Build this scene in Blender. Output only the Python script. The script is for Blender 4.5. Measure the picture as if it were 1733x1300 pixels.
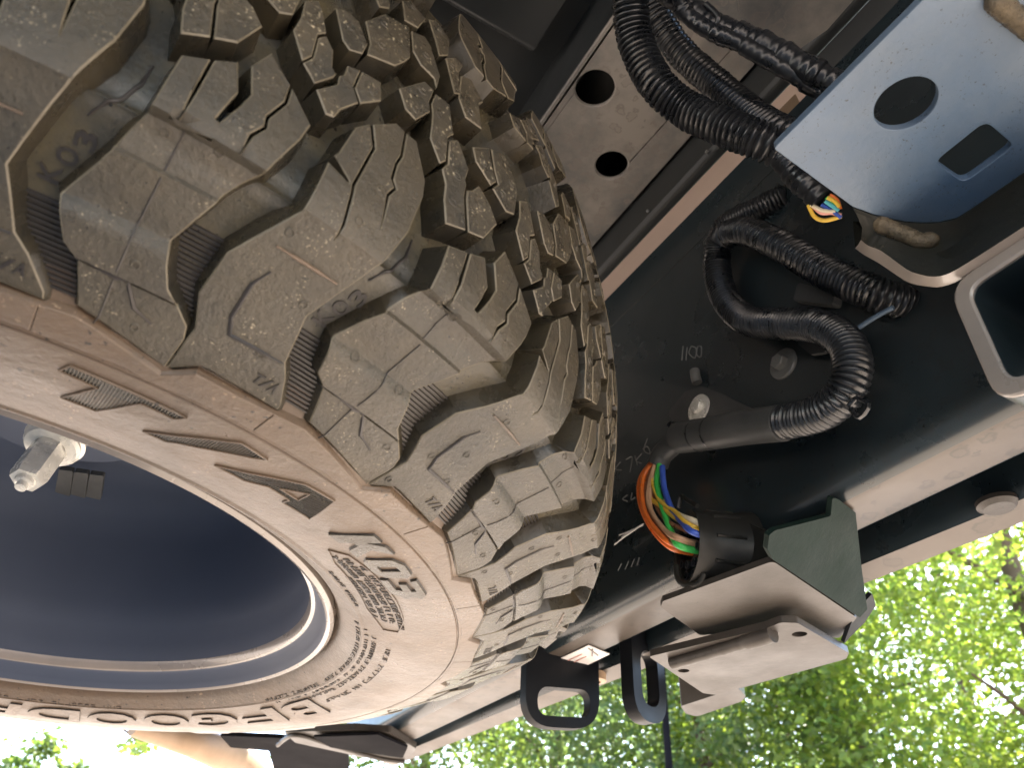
import bpy, bmesh, math, random
import numpy as np
from mathutils import Vector, Matrix
from mathutils.geometry import tessellate_polygon, delaunay_2d_cdt
random.seed(7); rng = np.random.default_rng(7)
for o in list(bpy.data.objects): bpy.data.objects.remove(o)
S = bpy.context.scene; COL = S.collection
PI = math.pi; R_ = math.radians

# ------------------------------------------------------------ camera, sky, sun, exposure
CAM = Vector((0.57426, 0.08071, -0.16655))
RT = Vector((0.49548, 0.86746, 0.04484)); UP = Vector((0.51684, -0.33591, 0.78742)); FW = Vector((-0.69812, 0.36697, 0.61478))
FPX = 1293.87
cd = bpy.data.cameras.new('camera'); cam = bpy.data.objects.new('camera', cd); COL.objects.link(cam)
m = Matrix.Identity(4)
for i in range(3):
    m[i][0] = RT[i]; m[i][1] = UP[i]; m[i][2] = -FW[i]; m[i][3] = CAM[i]
cam.matrix_world = m
cd.sensor_fit = 'HORIZONTAL'; cd.sensor_width = 36; cd.lens = FPX / 1733 * 36
cd.clip_start = 0.01; cd.clip_end = 2000
cd.dof.use_dof = True; cd.dof.focus_distance = 0.47; cd.dof.aperture_fstop = 15
S.camera = cam
SUN_EL, SUN_AZ = 50, 128
w = bpy.data.worlds.new('World'); S.world = w; w.use_nodes = True
nt = w.node_tree; bg = nt.nodes['Background']
sky = nt.nodes.new('ShaderNodeTexSky'); sky.sky_type = 'NISHITA'; sky.sun_disc = False
sky.sun_elevation = R_(SUN_EL); sky.sun_rotation = R_(90 - SUN_AZ)
sky.air_density = 1.0; sky.dust_density = 1.6
nt.links.new(sky.outputs[0], bg.inputs[0]); bg.inputs[1].default_value = 0.15
sl = bpy.data.lights.new('sun', 'SUN'); sl.energy = 4.6; sl.angle = R_(0.53); sl.color = (1, 0.94, 0.86)
so = bpy.data.objects.new('sun', sl); COL.objects.link(so)
sd = Vector((math.cos(R_(SUN_EL)) * math.cos(R_(SUN_AZ)), math.cos(R_(SUN_EL)) * math.sin(R_(SUN_AZ)), math.sin(R_(SUN_EL))))
so.rotation_euler = sd.to_track_quat('Z', 'Y').to_euler(); so.location = sd * 20
S.view_settings.view_transform = 'Standard'; S.view_settings.look = 'None'
S.view_settings.exposure = 2.75; S.view_settings.gamma = 1
S.render.engine = 'CYCLES'
S.cycles.max_bounces = 10; S.cycles.diffuse_bounces = 6; S.cycles.glossy_bounces = 5

# ------------------------------------------------------------ sight lines used while measuring the truck
def ray(x, y):
    return (FW * FPX + RT * (x - 866.5) - UP * (y - 650)).normalized()
def at_z(x, y, z):
    d = ray(x, y); return CAM + d * ((z - CAM.z) / d.z)
def at_y(x, y, Y):
    d = ray(x, y); return CAM + d * ((Y - CAM.y) / d.y)
def at_x(x, y, X):
    d = ray(x, y); return CAM + d * ((X - CAM.x) / d.x)
def at_d(x, y, D): return CAM + ray(x, y) * D

# ------------------------------------------------------------ materials
def mat(name, base, rough=.5, metal=0., ior=1.5, dust=None, dust_amt=.5, dust_scale=8., var=.15, bump=.0, bump_scale=60.,
        coat=0., spots=None, spot_col=None, sharp=.18, rough_var=.12, specks=None, speck_col=None, speck_amt=.5):
    M = bpy.data.materials.new(name); M.use_nodes = True
    t = M.node_tree; N = t.nodes; L = t.links; b = N['Principled BSDF']
    b.inputs['Roughness'].default_value = rough; b.inputs['Metallic'].default_value = metal
    b.inputs['IOR'].default_value = ior; b.inputs['Coat Weight'].default_value = coat
    tc = N.new('ShaderNodeTexCoord')
    def noise(sc, det=6, rgh=.6):
        n = N.new('ShaderNodeTexNoise'); n.inputs['Scale'].default_value = sc; n.inputs['Detail'].default_value = det
        n.inputs['Roughness'].default_value = rgh; L.new(tc.outputs['Object'], n.inputs['Vector']); return n
    def ramp(src, a, c):
        r = N.new('ShaderNodeMapRange'); r.inputs['From Min'].default_value = a; r.inputs['From Max'].default_value = c
        L.new(src, r.inputs['Value']); return r.outputs[0]
    n1 = noise(dust_scale * 2.3)
    mx = N.new('ShaderNodeMix'); mx.data_type = 'RGBA'
    mx.inputs[6].default_value = (*[c * (1 - var) for c in base], 1); mx.inputs[7].default_value = (*[min(1, c * (1 + var)) for c in base], 1)
    L.new(ramp(n1.outputs[0], .3, .7), mx.inputs[0]); col = mx.outputs[2]
    if dust:
        n2 = noise(dust_scale, 9, .68)
        f = ramp(n2.outputs[0], .5 - sharp - (dust_amt - .5) * .5, .5 + sharp - (dust_amt - .5) * .5)
        md = N.new('ShaderNodeMath'); md.operation = 'MULTIPLY'; md.inputs[1].default_value = min(1, dust_amt * 1.4); L.new(f, md.inputs[0])
        m2 = N.new('ShaderNodeMix'); m2.data_type = 'RGBA'; m2.inputs[7].default_value = (*dust, 1)
        L.new(md.outputs[0], m2.inputs[0]); L.new(col, m2.inputs[6]); col = m2.outputs[2]
    if spots:
        v = N.new('ShaderNodeTexVoronoi'); v.inputs['Scale'].default_value = spots; v.inputs['Randomness'].default_value = 1
        wn = noise(spots * 1.5, 3); wa = N.new('ShaderNodeMix'); wa.data_type = 'VECTOR'; wa.inputs[0].default_value = .012
        L.new(tc.outputs['Object'], wa.inputs[4]); L.new(wn.outputs[1], wa.inputs[5]); L.new(wa.outputs[1], v.inputs['Vector'])
        # ring marks left by drops: a band of the cell distance, with sizes varying by cell
        sub = N.new('ShaderNodeMath'); sub.operation = 'MULTIPLY_ADD'; sub.inputs[1].default_value = .35; sub.inputs[2].default_value = .12
        sp = N.new('ShaderNodeSeparateColor'); L.new(v.outputs['Color'], sp.inputs[0]); L.new(sp.outputs[0], sub.inputs[0])
        df = N.new('ShaderNodeMath'); df.operation = 'SUBTRACT'; L.new(v.outputs['Distance'], df.inputs[0]); L.new(sub.outputs[0], df.inputs[1])
        ab = N.new('ShaderNodeMath'); ab.operation = 'ABSOLUTE'; L.new(df.outputs[0], ab.inputs[0])
        rg = ramp(ab.outputs[0], .09, .02)
        ins = ramp(df.outputs[0], .05, -.1); mi = N.new('ShaderNodeMath'); mi.operation = 'MULTIPLY'; mi.inputs[1].default_value = .35; L.new(ins, mi.inputs[0])
        mxx = N.new('ShaderNodeMath'); mxx.operation = 'MAXIMUM'; L.new(rg, mxx.inputs[0]); L.new(mi.outputs[0], mxx.inputs[1])
        nn = noise(6, 4); mk = N.new('ShaderNodeMath'); mk.operation = 'MULTIPLY'; L.new(mxx.outputs[0], mk.inputs[0]); L.new(ramp(nn.outputs[0], .4, .55), mk.inputs[1])
        m3 = N.new('ShaderNodeMix'); m3.data_type = 'RGBA'; m3.inputs[7].default_value = (*spot_col, 1)
        L.new(mk.outputs[0], m3.inputs[0]); L.new(col, m3.inputs[6]); col = m3.outputs[2]
    if specks:
        ns = noise(specks, 3, .5); nb = noise(specks * .09, 4, .6); nd = noise(specks * .55, 4)
        f1 = ramp(ns.outputs[0], .62, .67); f2 = ramp(nb.outputs[0], .62 - speck_amt * .3, .72 - speck_amt * .3)
        mu = N.new('ShaderNodeMath'); mu.operation = 'MULTIPLY'; L.new(f1, mu.inputs[0]); L.new(f2, mu.inputs[1])
        m4 = N.new('ShaderNodeMix'); m4.data_type = 'RGBA'; m4.inputs[7].default_value = (*speck_col, 1); L.new(mu.outputs[0], m4.inputs[0]); L.new(col, m4.inputs[6]); col = m4.outputs[2]
        m5 = N.new('ShaderNodeMix'); m5.data_type = 'RGBA'; m5.inputs[7].default_value = (base[0] * .3, base[1] * .3, base[2] * .3, 1); L.new(ramp(nd.outputs[0], .66, .70), m5.inputs[0]); L.new(col, m5.inputs[6]); col = m5.outputs[2]
    L.new(col, b.inputs['Base Color'])
    if rough_var:
        n4 = noise(dust_scale * 1.7, 7); r = N.new('ShaderNodeMapRange'); r.inputs['From Min'].default_value = .3; r.inputs['From Max'].default_value = .7
        r.inputs['To Min'].default_value = max(.03, rough - rough_var); r.inputs['To Max'].default_value = min(1, rough + rough_var)
        L.new(n4.outputs[0], r.inputs['Value']); L.new(r.outputs[0], b.inputs['Roughness'])
    if bump:
        n3 = noise(bump_scale, 8, .7); bp = N.new('ShaderNodeBump'); bp.inputs['Strength'].default_value = bump; bp.inputs['Distance'].default_value = .002
        L.new(n3.outputs[0], bp.inputs['Height']); L.new(bp.outputs[0], b.inputs['Normal'])
    return M
PEACH = (.42, .31, .23)
MT = {}
MT['side'] = mat('dusty_sidewall_rubber', (.056, .046, .037), .36, dust=(.185, .118, .070), dust_amt=.54, dust_scale=8, sharp=.26, bump=.4, bump_scale=190, specks=420, speck_col=(.25, .18, .12), speck_amt=.25)
MT['lug'] = mat('dusty_lug_rubber', (.036, .033, .026), .29, dust=(.115, .088, .052), dust_amt=.40, dust_scale=17, sharp=.22, var=.25, bump=.5, bump_scale=360, specks=900, speck_col=(.26, .22, .15), speck_amt=.34)
MT['center'] = mat('scuffed_tread_rubber', (.036, .033, .026), .31, dust=(.115, .090, .055), dust_amt=.40, dust_scale=50, sharp=.2, var=.25, bump=.6, bump_scale=360, specks=620, speck_col=(.34, .29, .20), speck_amt=.66)
MT['groove'] = mat('groove_rubber', (.036, .035, .030), .24, dust=(.13, .098, .040), dust_amt=.40, dust_scale=24, bump=.3, bump_scale=220, specks=700, speck_col=(.02, .018, .014), speck_amt=.5)
MT['edge'] = mat('block_edge_highlight', (.155, .130, .088), .5, dust=(.075, .064, .044), dust_amt=.5, dust_scale=60)  # pale tone paints the highlight line on the block chamfers
MT['wall'] = mat('block_wall_rubber', (.022, .020, .0155), .28, dust=(.070, .052, .025), dust_amt=.38, dust_scale=36, bump=.25, bump_scale=200)
MT['rib'] = mat('fresh_black_rubber', (.022, .019, .018), .45, dust=(.07, .055, .045), dust_amt=.25, dust_scale=30, bump=.1)
MT['rim'] = mat('wheel_paint_sky_tint', (.064, .080, .120), .6, ior=1.4, dust=(.080, .097, .138), dust_amt=.3, dust_scale=3, var=.06, rough_var=.05)  # sky reflection on dark paint put into the slate-blue base colour
MT['lip'] = mat('edge_reflection_tone', (.16, .145, .135), .3, ior=1.7, dust=(.38, .32, .27), dust_amt=.5, dust_scale=5, coat=.5)  # pale edge tone with reflected ground light put into the colour
MT['black'] = mat('black_chassis_paint', (.013, .0205, .0245), .32, ior=1.5, dust=(.030, .038, .042), dust_amt=.28, dust_scale=7, coat=.3, bump=.05, bump_scale=50, spots=95, spot_col=(.017, .021, .023), specks=500, speck_col=(.05, .05, .048), speck_amt=.05)  # cool haze over the black is put into the bluish base colour
MT['frame'] = mat('stained_frame_paint', (.070, .078, .082), .42, ior=1.6, dust=(.38, .33, .275), dust_amt=.46, dust_scale=7, sharp=.12, spots=75, spot_col=(.19, .165, .145), bump=.05)
MT['dark'] = mat('dark_underbody', (.016, .019, .020), .45, dust=(.038, .037, .034), dust_amt=.3, dust_scale=5, bump=.06)
MT['blue'] = mat('steel_sky_tint', (.15, .185, .22), .36, ior=1.5, dust=(.012, .085, .21), dust_amt=.5, dust_scale=4.5, bump=.25, bump_scale=130, sharp=.22, specks=600, speck_col=(.05, .06, .07), speck_amt=.4)  # blue sky reflection put into the base colour and its bluer patches
MT['bolt'] = mat('zinc_bolt', (.66, .65, .60), .25, metal=.25, dust=(.5, .46, .36), dust_amt=.2, dust_scale=60)
MT['greybolt'] = mat('grey_bolt', (.16, .165, .16), .4, metal=.2, dust=(.22, .20, .17), dust_amt=.3, dust_scale=50)
MT['weld'] = mat('weld_bead', (.055, .045, .030), .32, metal=.3, dust=(.26, .20, .12), dust_amt=.42, dust_scale=90, bump=.9, bump_scale=160)
MT['conduit'] = mat('black_conduit_plastic', (.010, .0115, .014), .30, ior=1.55, dust=(.035, .038, .04), dust_amt=.2, dust_scale=30)
MT['sleeve'] = mat('grey_tape', (.05, .052, .052), .5, dust=(.10, .10, .10), dust_amt=.3, dust_scale=20)
MT['plastic'] = mat('connector_plastic', (.014, .014, .013), .45, ior=1.32, dust=(.042, .038, .032), dust_amt=.35, dust_scale=22)
MT['cover'] = mat('bracket_side_shade', (.008, .017, .014), .6, ior=1.22, dust=(.016, .027, .022), dust_amt=.3, dust_scale=12, bump=.5, bump_scale=40)  # darker copy of the bracket paint, tree reflection and shade put into colour
MT['flange'] = mat('flange_shade_tone', (.011, .012, .010), .5, ior=1.35, dust=(.032, .030, .022), dust_amt=.4, dust_scale=14, bump=.4, bump_scale=70, specks=300, speck_col=(.09, .075, .05), speck_amt=.2)  # shade on the plate's turned-down face put into this dark colour
MT['void'] = mat('matt_black', (.006, .006, .008), .95, ior=1.15, dust=(.012, .012, .013), dust_amt=.3)
MT['bracket'] = mat('dusty_bracket_paint', (.026, .0225, .0195), .42, ior=1.42, dust=(.066, .055, .046), dust_amt=.45, dust_scale=9, bump=.12, bump_scale=150, specks=700, speck_col=(.016, .014, .012), speck_amt=.4)
MT['loop'] = mat('loop_black_paint', (.006, .007, .009), .42, ior=1.22, dust=(.016, .016, .017), dust_amt=.25)
MT['underside'] = mat('underside_ground_light', (.062, .052, .044), .42, ior=1.5, dust=(.112, .091, .074), dust_amt=.45, dust_scale=6, spots=60, spot_col=(.05, .043, .037), bump=.08, bump_scale=80)  # black paint lightened by painted-in ground bounce, with dust and stains
MT['tan'] = mat('tan_painted_metal', (.36, .25, .16), .5, dust=(.26, .18, .11), dust_amt=.3, dust_scale=10)
MT['strip'] = mat('gap_light_tone', (.62, .46, .36), .5, var=.05)  # light showing in the gap is put into this pale colour
MT['sticker'] = mat('paper_sticker', (.75, .72, .70), .5, var=.05)
MT['ink'] = mat('sticker_ink', (.16, .14, .14), .6)
MT['chalk'] = mat('chalk', (.16, .16, .155), .9, var=.3)
MT['concrete'] = mat('concrete', (.47, .395, .325), .85, dust=(.40, .33, .265), dust_amt=.5, dust_scale=.8, bump=.3, bump_scale=30)
MT['bark'] = mat('bark', (.11, .075, .05), .85, bump=.8, bump_scale=20, dust_scale=4)
MT['body'] = mat('truck_body_paint', (.05, .05, .055), .3, coat=.5)
for nm, c in dict(orange=(.75, .17, .03), brown=(.24, .10, .05), yellow=(.75, .48, .06), green=(.05, .48, .09), white=(.72, .62, .45), blue_w=(.04, .09, .42),
                  tanw=(.50, .30, .18), pink=(.75, .36, .30), teal=(.1, .45, .5)).items():
    MT[nm] = mat('wire_' + nm, c, .35, dust=tuple(x * .6 for x in c), dust_amt=.2, dust_scale=40)
def leaf_mat(name, c, tr):
    M = bpy.data.materials.new(name); M.use_nodes = True; t = M.node_tree; N = t.nodes; L = t.links
    b = N['Principled BSDF']; b.inputs['Roughness'].default_value = .45
    oi = N.new('ShaderNodeNewGeometry'); hs = N.new('ShaderNodeMix'); hs.data_type = 'RGBA'
    hs.inputs[6].default_value = (*c, 1); hs.inputs[7].default_value = (c[0] * 2.0, c[1] * 1.35, c[2] * .9, 1)
    L.new(oi.outputs['Random Per Island'], hs.inputs[0]); L.new(hs.outputs[2], b.inputs['Base Color'])
    ts = N.new('ShaderNodeBsdfTranslucent'); mm = N.new('ShaderNodeMix'); mm.data_type = 'RGBA'
    mm.inputs[6].default_value = (*tr, 1); mm.inputs[7].default_value = (tr[0] * 1.5, tr[1] * 1.15, tr[2], 1); L.new(oi.outputs['Random Per Island'], mm.inputs[0])
    L.new(mm.outputs[2], ts.inputs[0])
    ms = N.new('ShaderNodeMixShader'); ms.inputs[0].default_value = .5
    L.new(b.outputs[0], ms.inputs[1]); L.new(ts.outputs[0], ms.inputs[2]); L.new(ms.outputs[0], N['Material Output'].inputs[0])
    return M
MT['leaf_a'] = leaf_mat('leaf_yellow_green', (.065, .12, .025), (.26, .41, .055))
MT['leaf_b'] = leaf_mat('leaf_mid_green', (.05, .10, .025), (.16, .27, .045))
MT['leaf_c'] = leaf_mat('leaf_blue_green', (.055, .10, .045), (.17, .29, .09))

# ------------------------------------------------------------ object helpers
def tag(o, label=None, cat=None, group=None, kind=None):
    if label: o['label'] = label
    if cat: o['category'] = cat
    if group: o['group'] = group
    if kind: o['kind'] = kind
    return o
def empty(name, loc=(0, 0, 0)):
    o = bpy.data.objects.new(name, None); o.location = loc; o.empty_display_size = .05; COL.objects.link(o); return o
def link(name, me, material, parent=None):
    o = bpy.data.objects.new(name, me); COL.objects.link(o)
    if material and not len(me.materials): me.materials.append(material)
    if parent:
        o.parent = parent
        p = parent; off = Vector((0, 0, 0))
        while p: off += p.location; p = p.parent
        o.location = -off
    return o
def smooth(me, ang=35):
    for p in me.polygons: p.use_smooth = True
    me.set_sharp_from_angle(angle=R_(ang))
def from_bm(name, bm, material, parent=None, ang=35, bevel=0):
    bmesh.ops.recalc_face_normals(bm, faces=bm.faces)
    me = bpy.data.meshes.new(name); bm.to_mesh(me); bm.free(); smooth(me, ang)
    o = link(name, me, material, parent)
    if bevel:
        b = o.modifiers.new('edge', 'BEVEL'); b.width = bevel; b.segments = 2; b.limit_method = 'ANGLE'; b.angle_limit = R_(40)
    return o
def from_data(name, V, F, material, parent=None, ang=35):
    me = bpy.data.meshes.new(name); me.from_pydata([tuple(v) for v in V], [], F); me.update(); smooth(me, ang)
    return link(name, me, material, parent)
def catmull(P, n=16, closed=False):
    P = [Vector(p) for p in P]; out = []
    for i in range(len(P) - 1):
        a = P[max(0, i - 1)]; b = P[i]; c = P[i + 1]; d = P[min(len(P) - 1, i + 2)]
        for k in range(n):
            t = k / n
            out.append(.5 * ((2 * b) + (c - a) * t + (2 * a - 5 * b + 4 * c - d) * t * t + (3 * b - a - 3 * c + d) * t ** 3))
    out.append(P[-1]); return out
def resample(P, step):
    L = [0]
    for a, b in zip(P, P[1:]): L.append(L[-1] + (b - a).length)
    n = max(2, int(L[-1] / step)); X = np.linspace(0, L[-1], n + 1)
    A = np.array([list(p) for p in P]); return [Vector([np.interp(x, L, A[:, k]) for k in range(3)]) for x in X], X
def sweep(bm, P, rad, seg=12, cap=True):
    rings = []; T = None; u = None
    for i, p in enumerate(P):
        t = (P[min(i + 1, len(P) - 1)] - P[max(i - 1, 0)]).normalized()
        if u is None:
            u = t.orthogonal().normalized()
        else:
            u = (u - t * u.dot(t)).normalized()
        v = t.cross(u); r = rad(i) if callable(rad) else rad
        rings.append([bm.verts.new(p + (u * math.cos(2 * PI * k / seg) + v * math.sin(2 * PI * k / seg)) * r) for k in range(seg)])
    for a, b in zip(rings, rings[1:]):
        for k in range(seg): bm.faces.new((a[k], a[(k + 1) % seg], b[(k + 1) % seg], b[k]))
    if cap: bm.faces.new(rings[0][::-1]); bm.faces.new(rings[-1])
def tube(name, P, r, material, parent=None, seg=12, n=14, ang=60):
    bm = bmesh.new(); sweep(bm, catmull(P, n) if len(P) > 2 else [Vector(p) for p in P], r, seg); return from_bm(name, bm, material, parent, ang)
def conduit(name, P, r, material, parent=None, pitch=.0034, depth=.14, seg=18, wob=.012):
    Q, X = resample(catmull(P, 14), pitch / 5)
    jit = rng.normal(0, wob, len(Q) + 1)
    bm = bmesh.new(); prof = [1, 1, 1 - depth * .5, 1 - depth, 1 - depth * .5]
    sweep(bm, Q, lambda i: r * (prof[i % 5] + jit[i // 5]), seg); return from_bm(name, bm, material, parent, 50)
def box(bm, lo, hi):
    r = bmesh.ops.create_cube(bm, size=1)
    for v in r['verts']:
        for k in range(3): v.co[k] = lo[k] + (v.co[k] + .5) * (hi[k] - lo[k])
def obj_box(name, lo, hi, material, parent=None, bevel=.002):
    bm = bmesh.new(); box(bm, lo, hi); return from_bm(name, bm, material, parent, 35, bevel)
def rounded(pts, rad, n=6):
    """round the corners of a closed 2D polygon"""
    out = []; N = len(pts)
    for i in range(N):
        r = rad[i] if isinstance(rad, (list, tuple)) else rad
        p = Vector(pts[i]); a = (Vector(pts[i - 1]) - p); b = (Vector(pts[(i + 1) % N]) - p)
        if r <= 0: out.append(tuple(p)); continue
        ang = a.angle(b); d = min(r / max(math.tan(ang / 2), .05), a.length * .48, b.length * .48)
        s = p + a.normalized() * d; e = p + b.normalized() * d
        for k in range(n + 1):
            t = k / n; out.append(tuple(s * (1 - t) ** 2 + p * 2 * t * (1 - t) + e * t * t))
    return out
def plate(name, outer, holes, o, ux, uy, th, material, parent=None, bevel=.0008):
    """flat plate with real holes: 2D outline (ux,uy) extruded by th along ux x uy"""
    o = Vector(o); ux = Vector(ux).normalized(); nz = ux.cross(Vector(uy)).normalized(); uy = nz.cross(ux)
    loops = [list(outer)] + [list(h) for h in holes]
    flat = [p for l in loops for p in l]
    ed = []; k = 0
    for l in loops: ed += [(k + i, k + (i + 1) % len(l)) for i in range(len(l))]; k += len(l)
    vo, _, tri, ov, _, _ = delaunay_2d_cdt([Vector(p) for p in flat], ed, [], 0, 1e-7)
    def inn(q, P):
        c = False
        for i in range(len(P)):
            a, b_ = P[i], P[i - 1]
            if (a[1] > q[1]) != (b_[1] > q[1]) and q[0] < (b_[0] - a[0]) * (q[1] - a[1]) / (b_[1] - a[1]) + a[0]: c = not c
        return c
    back_ = [o_[0] if o_ else 0 for o_ in ov]; keep = []
    for t in tri:
        q = sum((vo[i] for i in t), Vector((0, 0))) / len(t)
        if inn(q, loops[0]) and not any(inn(q, h) for h in loops[1:]): keep.append([back_[i] for i in t])
    tri = keep
    bm = bmesh.new()
    top = [bm.verts.new(o + ux * p[0] + uy * p[1]) for p in flat]
    bot = [bm.verts.new(o + ux * p[0] + uy * p[1] + nz * th) for p in flat]
    for t in tri:
        try: bm.faces.new([top[i] for i in t]); bm.faces.new([bot[i] for i in t][::-1])
        except ValueError: pass
    k = 0
    for l in loops:
        n = len(l)
        for i in range(n):
            a, b = k + i, k + (i + 1) % n
            try: bm.faces.new((top[a], top[b], bot[b], bot[a]))
            except ValueError: pass
        k += n
    return from_bm(name, bm, material, parent, 35, bevel)
def plate3(name, P, th, material, parent=None, rad=.003, holes=(), bevel=.0008):
    """plate through 3D corner points (made planar); th is laid away from the viewer"""
    P = [Vector(p) for p in P]; c = sum(P, Vector()) / len(P)
    A = np.array([list(p - c) for p in P]); n = Vector(np.linalg.svd(A)[2][2])
    if n.dot(CAM - c) > 0: n = -n
    ux = (P[1] - P[0]); ux = (ux - n * ux.dot(n)).normalized(); uy = n.cross(ux)
    o2 = [((p - c).dot(ux), (p - c).dot(uy)) for p in P]
    hh = []
    for q, ra, rb, rot in holes:
        q = Vector(q) - c; cx, cy = q.dot(ux), q.dot(uy)
        hh.append([(cx + ra * math.cos(t) * math.cos(rot) - rb * math.sin(t) * math.sin(rot), cy + ra * math.cos(t) * math.sin(rot) + rb * math.sin(t) * math.cos(rot)) for t in np.linspace(0, 2 * PI, 33)[:-1]])
    return plate(name, rounded(o2, rad), hh, c, ux, uy, th, material, parent, bevel)
def hexbolt(bm, c, ax, r, h):
    ax = Vector(ax).normalized(); u = ax.orthogonal().normalized(); v = ax.cross(u); c = Vector(c)
    rings = []
    for rr, hh in ((r, 0), (r, h * .86), (r * .88, h)):
        rings.append([bm.verts.new(c + ax * hh + (u * math.cos(k * PI / 3 + .3) + v * math.sin(k * PI / 3 + .3)) * rr) for k in range(6)])
    for a, b in zip(rings, rings[1:]):
        for k in range(6): bm.faces.new((a[k], a[(k + 1) % 6], b[(k + 1) % 6], b[k]))
    bm.faces.new(rings[-1]); bm.faces.new(rings[0][::-1])
def lathe(bm, c, ax, prof, seg=32):
    """prof: (radius, height along ax)"""
    ax = Vector(ax).normalized(); u = ax.orthogonal().normalized(); v = ax.cross(u); c = Vector(c); rings = []
    for r, h in prof:
        rings.append([bm.verts.new(c + ax * h + (u * math.cos(2 * PI * k / seg) + v * math.sin(2 * PI * k / seg)) * max(r, 1e-5)) for k in range(seg)])
    for a, b in zip(rings, rings[1:]):
        for k in range(seg): bm.faces.new((a[k], a[(k + 1) % seg], b[(k + 1) % seg], b[k]))
def extrude_x(name, prof, x0, x1, material, parent=None, skew=0, bevel=0, nseg=1):
    """closed YZ outline swept along X; skew shifts Y per metre of X"""
    bm = bmesh.new(); rings = []
    for i in range(nseg + 1):
        x = x0 + (x1 - x0) * i / nseg
        rings.append([bm.verts.new((x, y + skew * (x - x0), z)) for y, z in prof])
    n = len(prof)
    for a, b in zip(rings, rings[1:]):
        for k in range(n): bm.faces.new((a[k], a[(k + 1) % n], b[(k + 1) % n], b[k]))
    bm.faces.new(rings[0]); bm.faces.new(rings[-1][::-1])
    return from_bm(name, bm, material, parent, 35, bevel)

# ------------------------------------------------------------ ground
GZ = -.47
bm = bmesh.new(); bmesh.ops.create_grid(bm, x_segments=8, y_segments=8, size=300)
gr = from_bm('ground', bm, MT['concrete']); gr.location.z = GZ; tag(gr, kind='structure')

# ------------------------------------------------------------ underside of the truck above the tyre
bed = empty('truck_bed_underside', (.2, -.6, .60))
tag(bed, 'dark ridged underside of the truck bed above the spare tyre', 'truck bed')
obj_box('floor_panel', (-.92, -2.6, .60), (1.12, .80, .66), MT['dark'], bed, .004)
for i, x in enumerate(np.arange(-.8, 1.1, .21)):
    prof = rounded([(x - .045, .60), (x + .045, .60), (x + .03, .575), (x - .03, .575)], .008)
    bm = bmesh.new(); ra = [bm.verts.new((a, -2.5, b)) for a, b in prof]; rb = [bm.verts.new((a, .27, b)) for a, b in prof]
    for k in range(len(prof)): bm.faces.new((ra[k], ra[(k + 1) % len(prof)], rb[(k + 1) % len(prof)], rb[k]))
    bm.faces.new(ra); bm.faces.new(rb[::-1]); from_bm('floor_rib', bm, MT['dark'], bed)
for s, x in ((0, -.95), (1, 1.12)):
    obj_box('bed_side', (x, -2.6, .24), (x + .06, .72, 1.05), MT['body'], bed, .01)
obj_box('tailgate', (-.92, .745, .665), (1.12, .80, 1.05), MT['body'], bed, .01)
# frame member: horizontal stained plate with two round holes
fr = empty('frame_crossmember', (.2, .36, .5)); tag(fr, 'grey stained frame plate with two round holes beside the tyre', 'frame plate')
def circ(cx, cy, r, n=36): return [(cx + r * math.cos(t), cy + r * math.sin(t)) for t in np.linspace(0, 2 * PI, n + 1)[:-1]]
h1 = at_z(1007, 150, .5); h2 = at_z(1035, 280, .5)
plate('plate', [(-.85, .294), (1.05, .294), (1.05, .43), (-.85, .43)], [circ(h1.x, h1.y, .0185), circ(h2.x, h2.y, .0165)], (0, 0, .5), (1, 0, 0), (0, 1, 0), .005, MT['frame'], fr, .0015)
obj_box('web', (-.85, .3, .505), (1.05, .304, .60), MT['dark'], fr, 0)
obj_box('web', (-.85, .425, .505), (1.05, .4295, .60), MT['dark'], fr, 0)
# angle rail between the frame plate and the hitch
rail = extrude_x('rail', rounded([(.433, .53), (.433, .462), (.436, .457), (.447, .457), (.447, .463), (.440, .466), (.440, .53)], .003, 3), -.85, 1.05, MT['dark'])
rail.name = 'angle_rail'; tag(rail, 'dark steel rail running above the narrow lit gap', 'rail')
for q in ((1197, 257), (1097, 357)):
    p = at_y(*q, .4325); bm = bmesh.new(); lathe(bm, p, (0, -1, 0), [(.0001, .002), (.0016, .002), (.0018, 0)], 10); from_bm('rivet', bm, MT['chalk'], rail)

# ------------------------------------------------------------ hitch crossmember and bumper
hc = empty('hitch_crossmember', (.3, .49, .085)); tag(hc, 'long black box beam of the tow hitch behind the tyre', 'hitch beam')
HP = [(.460, .448), (.460, .103)] + [(.460 + .016 * (1 - math.cos(t)), .103 - .018 * math.sin(t)) for t in np.linspace(.15, PI / 2 - .05, 8)] + [(.478, .085), (.508, .085), (.514, .088), (.514, .094), (.48, .0945), (.468, .104), (.466, .448)]
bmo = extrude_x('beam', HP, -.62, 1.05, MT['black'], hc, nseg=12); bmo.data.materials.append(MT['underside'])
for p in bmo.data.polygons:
    if p.normal.z < -.93: p.material_index = 1  # downward faces get the colour with ground light painted in
lip = extrude_x('seam', [(.4590, .40), (.4598, .3995), (.4598, .4005)], -.3, 1.0, MT['dark'], hc)
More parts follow.
